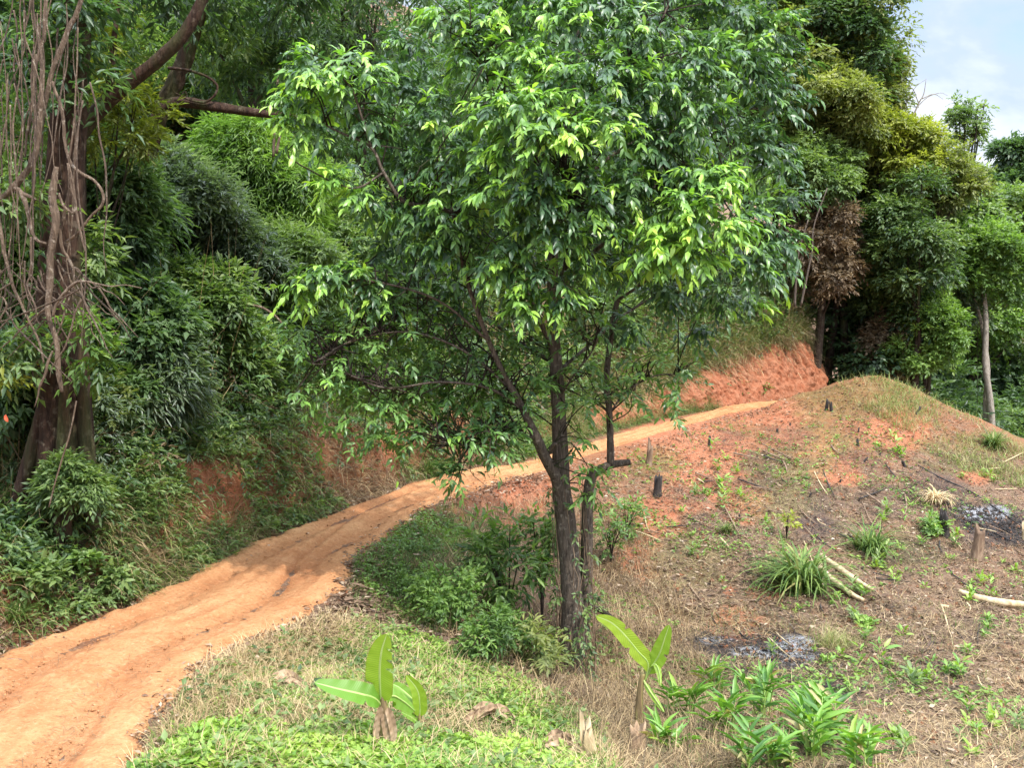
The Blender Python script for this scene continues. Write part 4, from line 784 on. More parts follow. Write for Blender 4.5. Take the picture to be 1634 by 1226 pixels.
vine('rusty liana sweeping from the left edge down into the tangle', [(-5, 340), (2, 370), (6, 400), (14, 430), (22, 460), (36, 490), (48, 516), (62, 545), (70, 580)], 9.4, [3.5, 4, 3.5, 3, 2.4, 2])
vine('arched dead liana reaching right across the trunks', [(84, 505), (90, 485), (104, 466), (120, 452), (134, 449), (150, 452), (176, 457), (200, 455), (226, 460)], 9.3, [3.2, 3.5, 3.2, 2.4, 1.8, 1.2, 1])
vine('crooked bleached root hanging beneath the tangle', [(84, 560), (76, 580), (72, 598), (64, 615), (60, 634), (55, 650)], 9.3, [2, 3, 3, 2.6, 1.6, 1])
vine('thin brown liana leaning against the root flare', [(122, 640), (112, 690), (100, 730), (88, 770), (78, 810)], 9.6, [1.5, 1.8, 1.8, 1.5])
g_ = 'thin dry lianas of the tangle'; lb_ = 'thin dry liana lost in the tangle in front of the big trunk'
for i in range(85):
    top = i < 42
    if top:
        u = rng.uniform(-10, 62) if i < 30 else rng.uniform(60, 150); v0 = rng.uniform(-60, 200); v1 = v0+rng.uniform(150, 420); n_ = 8
        uu = u+np.cumsum(np.cumsum(rng.normal(0, 3.6, n_))*.6+rng.normal(0, 4, n_)); vv = np.linspace(v0, v1, n_)
    else:
        u = rng.uniform(-10, 130); v0 = rng.uniform(410, 500); n_ = 9; L_ = rng.uniform(40, 150); sl_ = rng.normal(-.25, .6)
        vv = v0+np.linspace(0, 1, n_)*L_; uu = u+sl_*np.linspace(0, 1, n_)*L_+np.cumsum(np.cumsum(rng.normal(0, 3.2, n_)))
        if i % 5 == 0: vv = v0+np.cumsum(rng.normal(5, 5, n_)); uu = u+np.linspace(0, 1, n_)*rng.choice([-1, 1])*L_*.6
    D_ = rng.uniform(9.1, 10.2)
    vine(lb_, [(a, b) for a, b in zip(uu, vv)], D_, [rng.uniform(1, 2.2), rng.uniform(1.2, 2.4), .7], g_)
vine('curved pale dead branch showing in the middle of the left thicket', [(402, 487), (418, 491), (432, 499), (445, 510), (455, 524)], 14.2, [2.2, 2.6, 2.4, 1.6], cat='branch', part='dead_branch')
vine('short dark reddish broken branch above the left bank', [(392, 470), (378, 480), (366, 492)], 14.4, [3, 4, 3], cat='branch', part='dead_branch')
for q, lb in (([(436, 250), (438, 200), (440, 150), (445, 110), (438, 60)], 'slender pale stem right of the level bough'), ([(441, 245), (448, 205), (450, 170)], 'short pale stem twisting round the slender one')):
    vine(lb, q[::-1], 16.5, [1.5, 2.4, 3], cat='sapling', part='thin_stem')

# ------------------------------------------------------------------ ground layers
def inpoly(u, v, poly):
    poly = np.array(poly, float); c = np.zeros(len(u), bool); j = len(poly)-1
    for i in range(len(poly)):
        a, b = poly[i], poly[j]
        c ^= ((a[1] > v) != (b[1] > v)) & (u < (b[0]-a[0])*(v-a[1])/((b[1]-a[1])+1e-9)+a[0]); j = i
    return c
def scatter(n, poly, clump=0.0, cs=1.2, seed=5, pw=0.0):
    """n world points on the ground inside the patch whose corners are seen at these pixels"""
    poly = np.array(poly, float); lo, hi = poly.min(0), poly.max(0); u = rng.uniform(lo[0], hi[0], n*3); v = rng.uniform(lo[1], hi[1], n*3)
    m = inpoly(u, v, poly); u, v = u[m][:n], v[m][:n]; P = ground_at(u, v); P = P[~np.isnan(P[:, 0])]
    if clump: P = P[fbm(P[:, 0]*cs, P[:, 1]*cs, seed, 3)+.5 > clump+rng.normal(0, .06, len(P))]
    if pw: P = P[rng.random(len(P)) < np.clip((P[:, 1]/P[:, 1].max())**pw, 0, 1)]
    return P
def offroad(P, m=.05):
    lat_, hw_, _, _ = roadfield(P[:, 0], P[:, 1]); return P[np.abs(lat_)-hw_ > m*(1+3*fbm(P[:, 0]*2, P[:, 1]*2, 62, 2))]
def rnd_dir(n, z0, z1):
    a = rng.uniform(0, 6.283, n); z = rng.uniform(z0, z1, n); r = np.sqrt(np.clip(1-z*z, .01, 1)); return np.stack([np.cos(a)*r, np.sin(a)*r, z], 1)
FG = [(190, 1250), (290, 1110), (370, 1060), (480, 1010), (545, 985), (640, 1005), (780, 1060), (880, 1110), (960, 1160), (990, 1250)]
def herb_layer(name, label, n, poly, l0, l1, mat, clump=.5, cs=1.2, seed=5, hmax=.07, tb=.5, wr=.55, cat=None):
    P = offroad(scatter(n, poly, clump, cs, seed)); k = 4; P = np.repeat(P, k, 0); m = len(P); P = P+np.column_stack([rng.normal(0, .02, m), rng.normal(0, .02, m), rng.uniform(.0, hmax, m)])
    L_ = rng.uniform(l0, l1, m); t_ = np.clip(tb+.7*fbm(P[:, 0]*2, P[:, 1]*2, seed+3, 3)+rng.normal(0, .15, m), 0, 1)
    o = ob(name, leafmesh(name, P, rnd_dir(m, -.2, .75), np.array([0, 0, 1.])+rng.normal(0, .4, (m, 3)), L_, L_*wr, t_), mat); return tag(o, label, kind='stuff')
herb_layer('ground_cover', 'bright green low weeds spreading over the foreground', 14000, [(230, 1250), (290, 1150), (400, 1085), (520, 1050), (550, 1005), (640, 1005), (780, 1060), (880, 1110), (960, 1160), (990, 1250)], .028, .065, M['herb'], .46, 1.0, 5, .07, .55)
herb_layer('ground_cover', 'dense bright weeds along the bottom edge', 5500, [(200, 1250), (330, 1165), (520, 1120), (640, 1180), (900, 1200), (930, 1250)], .04, .08, M['herb'], .38, 1.3, 15, .09, .6)
herb_layer('ground_cover', 'thin green weeds on the cleared slope', 8000, [(960, 740), (1320, 610), (1440, 600), (1660, 740), (1660, 1250), (1000, 1250), (960, 1050)], .035, .085, M['herb'], .56, .7, 25, .06, .4)
herb_layer('ground_cover', 'mossy weeds on the shaded shoulder below the track', 3500, [(560, 900), (640, 818), (720, 830), (790, 880), (800, 960), (700, 1010), (600, 980)], .03, .06, M['bright'], .42, 1.3, 35, .12, .5)
BURNS = [(1170, 1035, 80, 18), (1260, 1045, 50, 32), (1590, 840, 60, 32), (1500, 775, 40, 20), (1310, 1110, 50, 25), (1300, 840, 30, 22)]
def unburnt(P, keep=.15):
    a, b = proj(P); m = np.ones(len(P), bool)
    for (u, v, ru, rv) in BURNS: m &= (((a-u)/ru)**2+((b-v)/rv)**2 > 1) | (rng.random(len(P)) < keep)
    return P[m]
def straw_layer(name, label, n, poly, h0, h1, wd, lean, bend, tb, mat, clump=0.0, cs=1.2, seed=5, tv=.2, lift=0.0, segs=3, road=False, tv2=.5):
    P = scatter(n, poly, clump, cs, seed)
    if not road: P = offroad(P)
    if mat is not M_char2: P = unburnt(P)
    m = len(P); P[:, 2] += lift
    t_ = np.clip(tb+tv2*fbm(P[:, 0]*1.5, P[:, 1]*1.5, seed+1, 3)+rng.normal(0, tv, m), 0, 1)
    o = ob(name, blades(name, P, rng.uniform(h0, h1, m), wd*rng.uniform(.6, 1.3, m), rng.uniform(0, 6.283, m), np.clip(rng.normal(*lean, m), 0, 1.56), rng.normal(*bend, m), t_, segs), mat); return tag(o, label, kind='stuff')
straw_layer('dry_grass', 'pale dry straw curling along the track edge and through the weeds', 20000, FG, .12, .32, .006, (.8, .35), (1.4, .6), .78, M_straw, .44, 1.1, 9, .18)
straw_layer('dry_grass', 'dry straw tumbling over the edge of the track', 9500, [(215, 1180), (300, 1080), (400, 1010), (520, 980), (590, 1010), (560, 1090), (430, 1120), (350, 1140), (270, 1200)], .1, .28, .006, (.8, .35), (1.4, .6), .78, M_straw, .2, 1.1, 9, .15)
straw_layer('grass', 'green grass blades mixed in the foreground weeds', 14000, FG, .06, .2, .006, (.5, .3), (.8, .4), .55, M_grass, .35, 1.4, 19, .15)
FIELD = [(930, 780), (1120, 668), (1320, 608), (1400, 596), (1480, 620), (1660, 730), (1660, 1250), (960, 1250), (900, 1100)]
straw_layer('field_straw', 'dry cut straw and stems lying over the cleared slope', 60000, FIELD, .08, .36, .007, (1.42, .14), (.15, .4), .4, M_straw, 0, 1, 29, .3, .012, 2)
straw_layer('field_straw', 'rank of short dry grass standing on the cleared slope', 12000, FIELD, .06, .2, .006, (.6, .35), (.9, .5), .5, M_straw, .46, .8, 39, .25)
straw_layer('field_grass', 'scattered green grass on the cleared slope', 18000, FIELD, .05, .17, .006, (.5, .3), (.8, .5), .55, M_grass, .54, .6, 49, .15)
straw_layer('crest_grass', 'yellowing grass along the crest at the right', 9000, [(1330, 606), (1400, 594), (1470, 612), (1660, 735), (1660, 790), (1540, 755), (1440, 690), (1350, 640)], .06, .36, .011, (.6, .35), (.9, .5), .72, M_grass, .47, .9, 59, .12)
straw_layer('shoulder_grass', 'short grass over the shaded shoulder beside the track', 12000, [(560, 900), (640, 812), (720, 800), (800, 850), (830, 960), (700, 1020), (560, 970)], .06, .2, .006, (.6, .3), (.8, .4), .38, M_grass, .2, 1, 69, .2)
straw_layer('dry_brush', 'dry stems and dead grass round the foot of the lone tree', 16000, [(640, 980), (760, 820), (880, 790), (1010, 820), (1100, 1000), (1200, 1240), (960, 1240), (850, 1100)], .12, .45, .007, (.7, .35), (.9, .6), .4, M_straw, .25, 1, 79, .25)
def litter(name, label, P, l0, l1, tb=.5, tv=.25):
    m = len(P); P = P+np.column_stack([rng.normal(0, .01, (m, 2)), rng.uniform(.005, .03, m)])
    L_ = rng.uniform(l0, l1, m); o = ob(name, leafmesh(name, P, rnd_dir(m, -.15, .3), np.array([0, 0, 1.])+rng.normal(0, .45, (m, 3)), L_, L_*rng.uniform(.2, .5, m), np.clip(rng.normal(tb, tv, m), 0, 1)), M_litter); return tag(o, label, kind='stuff')
litter('leaf_litter', 'fallen brown leaves beside the track and under the lone tree', offroad(scatter(9000, [(440, 1000), (560, 900), (640, 960), (800, 1000), (1000, 1100), (860, 1130), (620, 1020), (480, 1030)], .2)), .05, .13)
litter('leaf_litter', 'brown fallen leaves scattered through the foreground weeds', scatter(2600, FG, .3), .03, .1, .5, .3)
herb_layer('ground_cover', 'larger leaved darker weeds in patches through the foreground', 1500, FG, .05, .1, M['mid'], .56, 1.6, 45, .12, .5)
litter('leaf_litter', 'scraps of burnt leaf and bark over the cleared slope', unburnt(scatter(26000, FIELD)), .03, .12, .42, .3)
# crumbs of soil
def clods(name, label, P, s0, s1, mat):
    m = len(P); V0 = np.array([[1, 0, 0], [-1, 0, 0], [0, 1, 0], [0, -1, 0], [0, 0, 1], [0, 0, -1.]]); T0 = np.array([[4, 0, 2], [4, 2, 1], [4, 1, 3], [4, 3, 0], [5, 2, 0], [5, 1, 2], [5, 3, 1], [5, 0, 3]])
    s_ = np.exp(rng.uniform(math.log(s0), math.log(s1), m)); V = P[:, None]+(V0[None]*rng.uniform(.5, 1.2, (m, 6, 1))+rng.normal(0, .18, (m, 6, 3)))*s_[:, None, None]
    z0 = np.zeros(m*6)
    o = ob(name, mk_mesh(name, V.reshape(-1, 3), None, (T0[None]+(np.arange(m)*6)[:, None, None]).reshape(-1, 3), attrs=dict(brown=z0+.3, vivid=z0+.1, green=z0, burn=z0, ash=z0)), mat); return tag(o, label, kind='stuff')
clods('soil_crumbs', 'loose clods of red earth on the cleared slope', scatter(9000, FIELD, .4, .9, 88), .008, .05, M_soil)
road_poly = [(-10, 1240), (-10, 1060), (220, 965), (352, 897), (550, 816), (679, 768), (800, 750), (764, 772), (600, 862), (525, 945), (330, 1050), (210, 1240)]
Pq = scatter(2600, road_poly); Pq[:, 2] += .02; clods('road_crumbs', 'small crumbs of earth scattered on the track', Pq, .004, .02, M_road)
lat_, hw_, _, _ = roadfield(*(lambda q: (q[:, 0], q[:, 1]))(scatter(10, road_poly)))
Pe = []
for sd in (1, -1):
    j = rng.integers(8, 190, 5200); j = np.clip(j, 0, len(RC)-1); dl = np.abs(rng.normal(0, .2, len(j)))-.05; q = RC[j, :2]+leftn[j]*((RC[j, 3]+dl)*sd)[:, None]+rng.normal(0, .12, (len(j), 2))
    Pe.append(np.column_stack([q, tps_grid(q[:, 0], q[:, 1])+.03]))
Pe = np.vstack(Pe); litter('leaf_litter', 'leaf scraps gathered along both edges of the track', Pe[Pe[:, 1] > 4],   .03, .09, .62, .22)
clods('edge_crumbs', 'crumbled earth along both edges of the track', Pe[Pe[:, 1] > 4][::2], .006, .03, M_soil)
Ps = scatter(2600, road_poly); Ps[:, 2] += .045
tag(ob('track_twigs', blades('track_twigs', Ps, rng.uniform(.04, .2, len(Ps)), .004, rng.uniform(0, 6.28, len(Ps)), np.full(len(Ps), 1.54), rng.normal(0, .1, len(Ps)), np.clip(rng.normal(.25, .2, len(Ps)), 0, 1), 2), M_straw), 'bits of twig and straw on the track', kind='stuff')

# ------------------------------------------------------------------ left bank cover (rooted on the bank itself)
def bankpts(n, s0, s1, d0, d1, thr=None, seed=70, cs=.8):
    a0, a1 = S_of_y(s0), S_of_y(s1); s_ = rng.uniform(a0, a1, n); j = np.clip(np.searchsorted(arc, s_), 0, len(RC)-1); dl = rng.uniform(d0, d1, n)
    q = RC[j, :2]+leftn[j]*(RC[j, 3]+dl)[:, None]+tang[j]*(s_-arc[j])[:, None]; z = tps_grid(q[:, 0], q[:, 1]); P = np.column_stack([q, z]); lv = leftn[j]
    a_, b_ = proj(P); keep = np.ones(len(P), bool)
    for (u, v, ru, rv) in [(340, 790, 46, 48), (300, 745, 26, 22), (620, 712, 20, 34), (470, 800, 26, 14)]: keep &= (((a_-u)/ru)**2+((b_-v)/rv)**2 > 1) | (rng.random(len(P)) < .26)
    P, lv, dl = P[keep], lv[keep], dl[keep]
    if thr is not None:
        m = fbm(P[:, 0]*cs+dl*.6, P[:, 1]*cs, seed, 3)+.5 > thr; P, lv = P[m], lv[m]
    return P, lv
def bank_blades(name, label, n, s0, s1, d0, d1, h0, h1, wd, tb, mat, thr=None, seed=70, tv=.2, lean=(.9, .4), bend=(1.5, .5)):
    P, lv = bankpts(n, s0, s1, d0, d1, thr, seed); m = len(P); az = np.arctan2(-lv[:, 1], -lv[:, 0])+rng.normal(0, .9, m)
    t_ = np.clip(tb+.5*fbm(P[:, 0]*1.2, P[:, 1]*1.2, seed+1, 3)+rng.normal(0, tv, m), 0, 1)
    return tag(ob(name, blades(name, P, rng.uniform(h0, h1, m), wd*rng.uniform(.6, 1.3, m), az, np.clip(rng.normal(*lean, m), 0, 1.7), rng.normal(*bend, m), t_, 4), mat), label, kind='stuff')
def bank_leaves(name, label, n, s0, s1, d0, d1, l0, l1, mat, thr, seed, tb=.4, h=.35, wr=.35):
    P, lv = bankpts(n, s0, s1, d0, d1, thr, seed, 1.1); P = P+np.array([0, 0, 1.])*rng.uniform(.02, h, (len(P), 1)); o = nrm(-np.column_stack([lv, np.zeros(len(P))])*.6+rnd_dir(len(P), 0, 1)*.9)
    A = sprays(P, o, 6, (l0+l1)/2, (l0+l1)/2*wr, l1*1.6, .4, np.zeros(len(P)), tb=tb, tv=.35, hang=.35)
    return tag(ob(name, leafmesh(name, *A), mat), label, kind='stuff')
bank_blades('bank_grass', 'dry grass hanging down the face of the track bank', 20000, 7, 29, .12, 2.6, .15, .6, .01, .5, M_straw, .34, 71, .25)
bank_blades('bank_grass', 'green grass growing on the track bank', 40000, 7, 29, .05, 2.8, .15, .5, .012, .42, M_grass, .36, 81, .2)
bank_blades('bank_grass', 'rank grass and stalks on the slope above the bank', 36000, 9, 33, 1.0, 5, .3, 1.1, .013, .5, M_straw, .35, 91, .3, (.5, .3), (1.0, .5))
bank_blades('bank_grass', 'green rank grass on the slope above the bank', 34000, 9, 33, 1.0, 6, .3, .9, .015, .42, M_grass, .36, 101, .25, (.5, .3), (1.0, .5))
bank_blades('cut_top_grass', 'tall dry grass fringing the top of the red cut', 34000, 25, 38, .7, 4.5, .5, 1.5, .016, .66, M_grass, .3, 111, .25, (.5, .4), (1.1, .5))
bank_blades('bank_grass', 'tangled dead grass and roots covering the near bank face', 16000, 10, 21, -.02, 1.0, .1, .45, .009, .5, M_straw, .36, 161, .3, (1.2, .4), (1.2, .6))
bank_blades('bank_grass', 'short green grass on the near bank face', 20000, 10, 22, -.02, 1.0, .08, .35, .01, .5, M_grass, .45, 171, .2, (1.0, .4), (1.2, .5))
bank_leaves('bank_undergrowth', 'low leafy creeper on the near bank face', 6000, 9, 22, .0, 1.0, .06, .12, M['mid'], .5, 181, .5, .15)
bank_blades('bank_grass', 'dry grass and weeds covering the left part of the red cut', 20000, 21, 29.5, -.02, 1.3, .15, .6, .012, .55, M_grass, .36, 211, .25, (.9, .4), (1.4, .5))
bank_leaves('bank_undergrowth', 'green brush reaching down to the lip of the red cut', 7000, 21, 37, .75, 4, .1, .2, M['mid'], .38, 221, .4, 1.3)
bank_leaves('bank_undergrowth', 'brown brush behind the lip of the red cut', 3500, 21, 37, .8, 4, .1, .2, M['brown'], .42, 231, .5, 1.1)
bank_blades('cut_top_grass', 'bleached stalks overhanging the lip of the red cut', 9000, 25, 36, .55, 1.3, .3, .9, .016, .75, M_straw, .3, 191, .2, (.8, .4), (1.6, .5))
bank_leaves('cut_top_brush', 'olive brush growing along the top of the red cut', 3800, 24, 37, .9, 4.5, .1, .2, M['olive'], .42, 201, .4, .9)
bank_leaves('bank_undergrowth', 'mixed dark green undergrowth on the track bank', 4500, 7, 28, .4, 4, .08, .17, M['dark'], .42, 121, .45, .4)
bank_leaves('bank_undergrowth', 'mixed mid green undergrowth on the track bank', 11000, 7, 31, .3, 5, .07, .15, M['mid'], .44, 131, .4, .5)
bank_leaves('bank_undergrowth', 'silvery undergrowth on the track bank', 3600, 9, 31, .5, 5, .1, .2, M['grey'], .52, 141, .35, .5, .2)
bank_leaves('bank_undergrowth', 'withered brown undergrowth on the track bank', 4200, 9, 34, .5, 5, .08, .16, M['brown'], .5, 151, .4, .5, .25)
P_, lv_ = bankpts(9000, 6, 27, -.05, 2.5); litter('leaf_litter', 'dead leaves lying on the face of the track bank', P_, .05, .16, .5, .28)

for k_, (mt, lb, n_) in enumerate([('dark', 'dark tangled foliage filling the forested slope', 40000), ('mid', 'mid green tangled foliage filling the forested slope', 66000), ('grey', 'silvery tangled foliage filling the forested slope', 26000), ('bright', 'fresh green tangled foliage filling the forested slope', 26000), ('brown', 'withered tangled foliage filling the forested slope', 16000), ('olive', 'olive tangled foliage filling the forested slope', 24000)]):
    s_ = rng.uniform(S_of_y(9), S_of_y(40), n_); j = np.clip(np.searchsorted(arc, s_), 0, len(RC)-1); dl = .9+11*rng.random(n_)**1.4
    q = RC[j, :2]+leftn[j]*(RC[j, 3]+dl)[:, None]+rng.normal(0, .2, (n_, 2)); hgt = rng.random(n_)**1.2*np.minimum(4.4, .5+.62*(dl-.9)); z_ = tps_grid(q[:, 0], q[:, 1])+hgt
    P = np.column_stack([q, z_]); m = (fbm(P[:, 0]*.8, P[:, 1]*.8, 300, 4, P[:, 2]*.8)+.5 > .47) & (fbm(P[:, 0]*.55+9*k_, P[:, 1]*.55, 310+k_, 3, P[:, 2]*.55)+.5 > .5)
    P = P[m]; lv = leftn[j][m]; o = nrm(-np.column_stack([lv, np.zeros(len(P))])*.5+sph(len(P), .5)); lf_ = [.13, .11, .14, .12, .12, .11][k_]
    A = sprays(P, o, 7, lf_, lf_*[.4, .36, .26, .2, .3, .34][k_], lf_*1.9, .4, np.zeros(len(P)), tb=.42, tv=.35, hang=.4)
    tag(ob('thicket_foliage', leafmesh('thicket_foliage', *A), M[mt]), lb, kind='stuff')
nn_ = 2600; s_ = rng.uniform(S_of_y(9), S_of_y(34), nn_); j = np.clip(np.searchsorted(arc, s_), 0, len(RC)-1); dl = rng.uniform(1, 7, nn_); q = RC[j, :2]+leftn[j]*(RC[j, 3]+dl)[:, None]
tag(ob('thicket_stems', blades('thicket_stems', np.column_stack([q, tps_grid(q[:, 0], q[:, 1])]), rng.uniform(.8, 3.2, nn_), .02, rng.uniform(0, 6.28, nn_), np.abs(rng.normal(.2, .25, nn_)), rng.normal(.4, .5, nn_), np.clip(rng.normal(.55, .25, nn_), 0, 1), 4), M_straw), 'thin dead stems and canes standing in the thicket', kind='stuff')

# ------------------------------------------------------------------ banana plants
def banana_mat():
    m, n = newmat('leaf_banana'); o = N(n, 'ShaderNodeOutputMaterial'); lv = attr(n, 'lv'); lu = attr(n, 'lu')
    s1 = mth(n, 'MULTIPLY', mth(n, 'ADD', mth(n, 'SINE', mth(n, 'ADD', mth(n, 'MULTIPLY', lu, 260), mth(n, 'MULTIPLY', lv, 14))), 1), .5)
    col = mixc(n, attr(n, 'tint'), (.13, .3, .035), (.36, .5, .05)); col = mixc(n, mth(n, 'MULTIPLY', s1, .25), col, (.08, .2, .03))
    rib = ramp(n, lv, [(.0, (1, 1, 1)), (.06, (1, 1, 1)), (.09, (0, 0, 0))]); col = mixc(n, rib, col, (.5, .6, .25))
    edge = ramp(n, lv, [(.93, (0, 0, 0)), (1, (.6,)*3)]); col = mixc(n, edge, col, (.3, .22, .08))
    p = N(n, 'ShaderNodeBsdfPrincipled'); p.inputs['Roughness'].default_value = .38; n.links.new(col, p.inputs['Base Color'])
    bp = N(n, 'ShaderNodeBump'); bp.inputs['Strength'].default_value = .3; bp.inputs['Distance'].default_value = .004; n.links.new(s1, bp.inputs['Height']); n.links.new(bp.outputs[0], p.inputs['Normal'])
    t = N(n, 'ShaderNodeBsdfTranslucent'); n.links.new(mixc(n, 1, col, (1.2, 1.25, .4), 'MULTIPLY'), t.inputs[0]); s = N(n, 'ShaderNodeMixShader'); s.inputs[0].default_value = .4
    n.links.new(p.outputs[0], s.inputs[1]); n.links.new(t.outputs[0], s.inputs[2]); n.links.new(s.outputs[0], o.inputs[0]); return m
M_ban = banana_mat()
M_husk = plain_mat('dry_husk', [(.25, (.07, .045, .03)), (.5, (.3, .2, .12)), (.75, (.55, .43, .3))], 8, vec=(1, 1, .3))
def blade_leaf(name, spine, W, side, parent, mat, org_, fold=.25, tint=.5, stalk=.12, ripple=.02, tears=(), tip=.5):
    S = catmull(np.array(spine)-org_, 8); n = len(S); u = np.linspace(0, 1, n); tg = nrm(np.gradient(S, axis=0)); sd = nrm(np.asarray(side, float)-tg*(tg@np.asarray(side, float))[:, None]); up = np.cross(sd, tg)
    prof = np.where(u < stalk, .05, np.sin(np.clip((u-stalk)/(1-stalk), 0, 1)**.66*np.pi)**.42); prof = np.maximum(prof, .03); prof[-1] = .02
    nv = 13; vv = np.linspace(-1, 1, nv); V = np.empty((n, nv, 3)); 
    for j, q in enumerate(vv):
        wv = W*.5*prof*q*(1+.05*fbm(u*9, u*0+q*2, 7, 2))
        for t0 in tears: wv = wv*(1-.6*np.exp(-((u-t0-.03*abs(q))/.014)**2)*(abs(q) > .3)*(np.sign(q) == np.sign(t0-.5+1e-3)))
        V[:, j] = S+sd*wv[:, None]+up*(abs(wv)*fold+ripple*np.sin(u*38+q*2)*abs(q)*prof)[:, None]
    ii = np.arange(n*nv).reshape(n, nv); qd = np.stack([ii[:-1, :-1], ii[:-1, 1:], ii[1:, 1:], ii[1:, :-1]], -1).reshape(-1, 4)
    me_ = mk_mesh(name, V.reshape(-1, 3), qd, attrs=dict(lu=np.repeat(u, nv), lv=np.tile(np.abs(vv), n), tint=np.full(n*nv, tint)), smooth=True)
    lf_ = ob(name, me_, mat, parent)
    if mat is M_ban:
        ob('midrib', tubes('midrib', [(S-up*.004, np.linspace(.011, .003, n))], 6, 0, 2, 1), M_petiole, lf_)
    return lf_
M_petiole = plain_mat('petiole', [(.3, (.2, .32, .07)), (.7, (.42, .5, .16))], 6, rough=.5)
M_pseudo = plain_mat('pseudostem', [(.32, (.05, .03, .025)), (.48, (.24, .17, .08)), (.6, (.33, .32, .1)), (.75, (.42, .38, .2))], 5, vec=(2, 2, .35), rough=.6)
def banana(label, u0, v0, stem, leaves, group=None):
    p0 = gp(u0, v0); D = p0[1]; t = empty('banana_plant', p0, 0, label, 'banana plant', group)
    P_ = [at(a, b, D)-p0 for a, b, r in stem]; ob('stem', tubes('stem', [(P_, [r*D/F for _, _, r in stem])], 12, .1, 5, 6), M_pseudo, t)
    for (sp_, W, side, fold, tint, dd, tears) in leaves:
        W = W*(1.2 if u0 < 700 else .95)
        k = len(sp_); S = [at(a, b, D+dd*i/(k-1)) for i, (a, b) in enumerate(sp_)]
        blade_leaf('leaf', S, W*D/F, side, t, M_ban, p0, fold, tint, tears=tears, ripple=.004)
    return t, p0
b1, _ = banana('young banana plant with one tall upright leaf and one leaf held out left', 616, 1192, [(616, 1215, 13), (615, 1180, 12), (613, 1150, 10), (612, 1125, 7), (610, 1105, 5)],
    [([(609, 1128), (607, 1105), (606, 1070), (609, 1040), (617, 1013)], 40, (1, -.25, 0), .12, .75, -.12, (.32, .5, .62, .78)),
     ([(610, 1128), (598, 1115), (575, 1108), (540, 1100), (502, 1090)], 33, (.1, .75, .55), .2, .12, -.25, (.4,)),
     ([(612, 1128), (625, 1112), (643, 1120), (662, 1136)], 28, (.3, .8, .45), .25, .25, .15, (.7,))])
for q_, w_ in (([(608, 1128), (603, 1150), (600, 1172), (603, 1195)], .055), ([(618, 1130), (624, 1150), (628, 1172), (625, 1192)], .06), ([(612, 1140), (614, 1160), (618, 1185), (612, 1200)], .05)):
    blade_leaf('dry_sheath', [at(a, b, b1.location[1]-.09) for a, b in q_], w_, (1, .3, 0), b1, M_husk, np.array(b1.location), -.4, .5, 0, .006)
banana('small banana sucker with a pale folded leaf right of the taller one', 670, 1175, [(671, 1190, 3.5), (670, 1160, 3), (669, 1135, 2.4)],
    [([(669, 1150), (670, 1128), (666, 1102), (648, 1078)], 20, (1, .2, .3), .35, .8, -.05, ()), ([(669, 1158), (660, 1148), (650, 1142), (640, 1137)], 13, (.2, .9, .5), .2, .3, -.1, ()), ([(669, 1150), (660, 1120), (640, 1100), (626, 1092)], 16, (.6, .6, .6), .3, .3, .1, ())])
banana('banana plant with a long yellow green leaf arching left from a thin dark stem', 1021, 1172, [(1021, 1190, 9), (1021, 1165, 8.5), (1020, 1135, 7), (1022, 1100, 5), (1026, 1075, 4)],
    [([(1030, 1088), (1034, 1060), (1018, 1040), (995, 1012), (975, 994), (951, 984)], 30, (.55, .2, .85), .1, 1.0, -.15, (.45, .6)),
     ([(1030, 1085), (1042, 1062), (1052, 1045), (1060, 1022), (1068, 998)], 30, (1, -.3, -.35), .15, .6, -.1, (.5,)),
     ([(1034, 1070), (1046, 1062), (1052, 1075), (1054, 1096)], 11, (1, .2, 0), .3, .7, -.15, ()),
     ([(1026, 1085), (1036, 1102), (1048, 1120), (1060, 1138)], 10, (1, .2, .4), .4, .6, -.2, ())])
def stump(label, u, v, hpx, wpx, lean=0, mat=None, name='tree_stump', cat='stump', jag=.3, group=None, flat=1.0):
    p = gp(u, v); D = p[1]; h = hpx*D/F; r = wpx*.5*D/F; nseg = 9; phi = np.linspace(0, 2*np.pi, 12, endpoint=False); V = []
    for i in range(nseg):
        f = i/(nseg-1); rr_ = r*(1.18-.3*f+.1*(f < .15))*(1+.16*fbm(np.cos(phi)*2+u, np.sin(phi)*2+f*2, 3, 2)*2)
        zz = -.06+f*(h+.06)+(jag*h*fbm(np.cos(phi)*1.7+u, np.sin(phi)*1.7, 9, 2)*2*f**3)
        V.append(np.stack([rr_*np.cos(phi)+lean*h*f, rr_*flat*np.sin(phi), zz], 1))
    for sc_, dz in ((.72, -.12), (.3, -.22)):
        V.append((V[nseg-1]-[lean*h, 0, 0])*[sc_, sc_, 1]+[lean*h, 0, dz*h*.6])
    V = np.array(V); n = len(V); k = 12; ii = np.arange(n*k).reshape(n, k); jn_ = np.roll(np.arange(k), -1)
    q = np.stack([ii[:-1], ii[:-1][:, jn_], ii[1:][:, jn_], ii[1:]], -1).reshape(-1, 4); Vf = np.vstack([V.reshape(-1, 3), V[-1].mean(0)[None]]); t3 = np.stack([ii[-1], ii[-1][jn_], np.full(k, n*k)], -1)
    o = ob(name, mk_mesh(name, Vf, q, t3, smooth=False), mat or M_dead, None, p); return tag(o, label, cat, group)
stump('cut banana stump streaked brown and cream at the foot of the thin banana', 1016, 1212, 56, 30, .02, M_husk, 'banana_stump', jag=.5)
stump('pale rotting split banana stump left of the streaked one', 948, 1218, 60, 22, -.25, M_pale, 'banana_stump', jag=.8, flat=.5)
stump('rusty upright stump standing on the right of the cleared slope', 1556, 893, 48, 17, .15, M_dead, jag=.5)
stump('knobbly grey stump on the field edge right of the lone tree', 1035, 742, 30, 9, .1, M_dead, jag=.6)
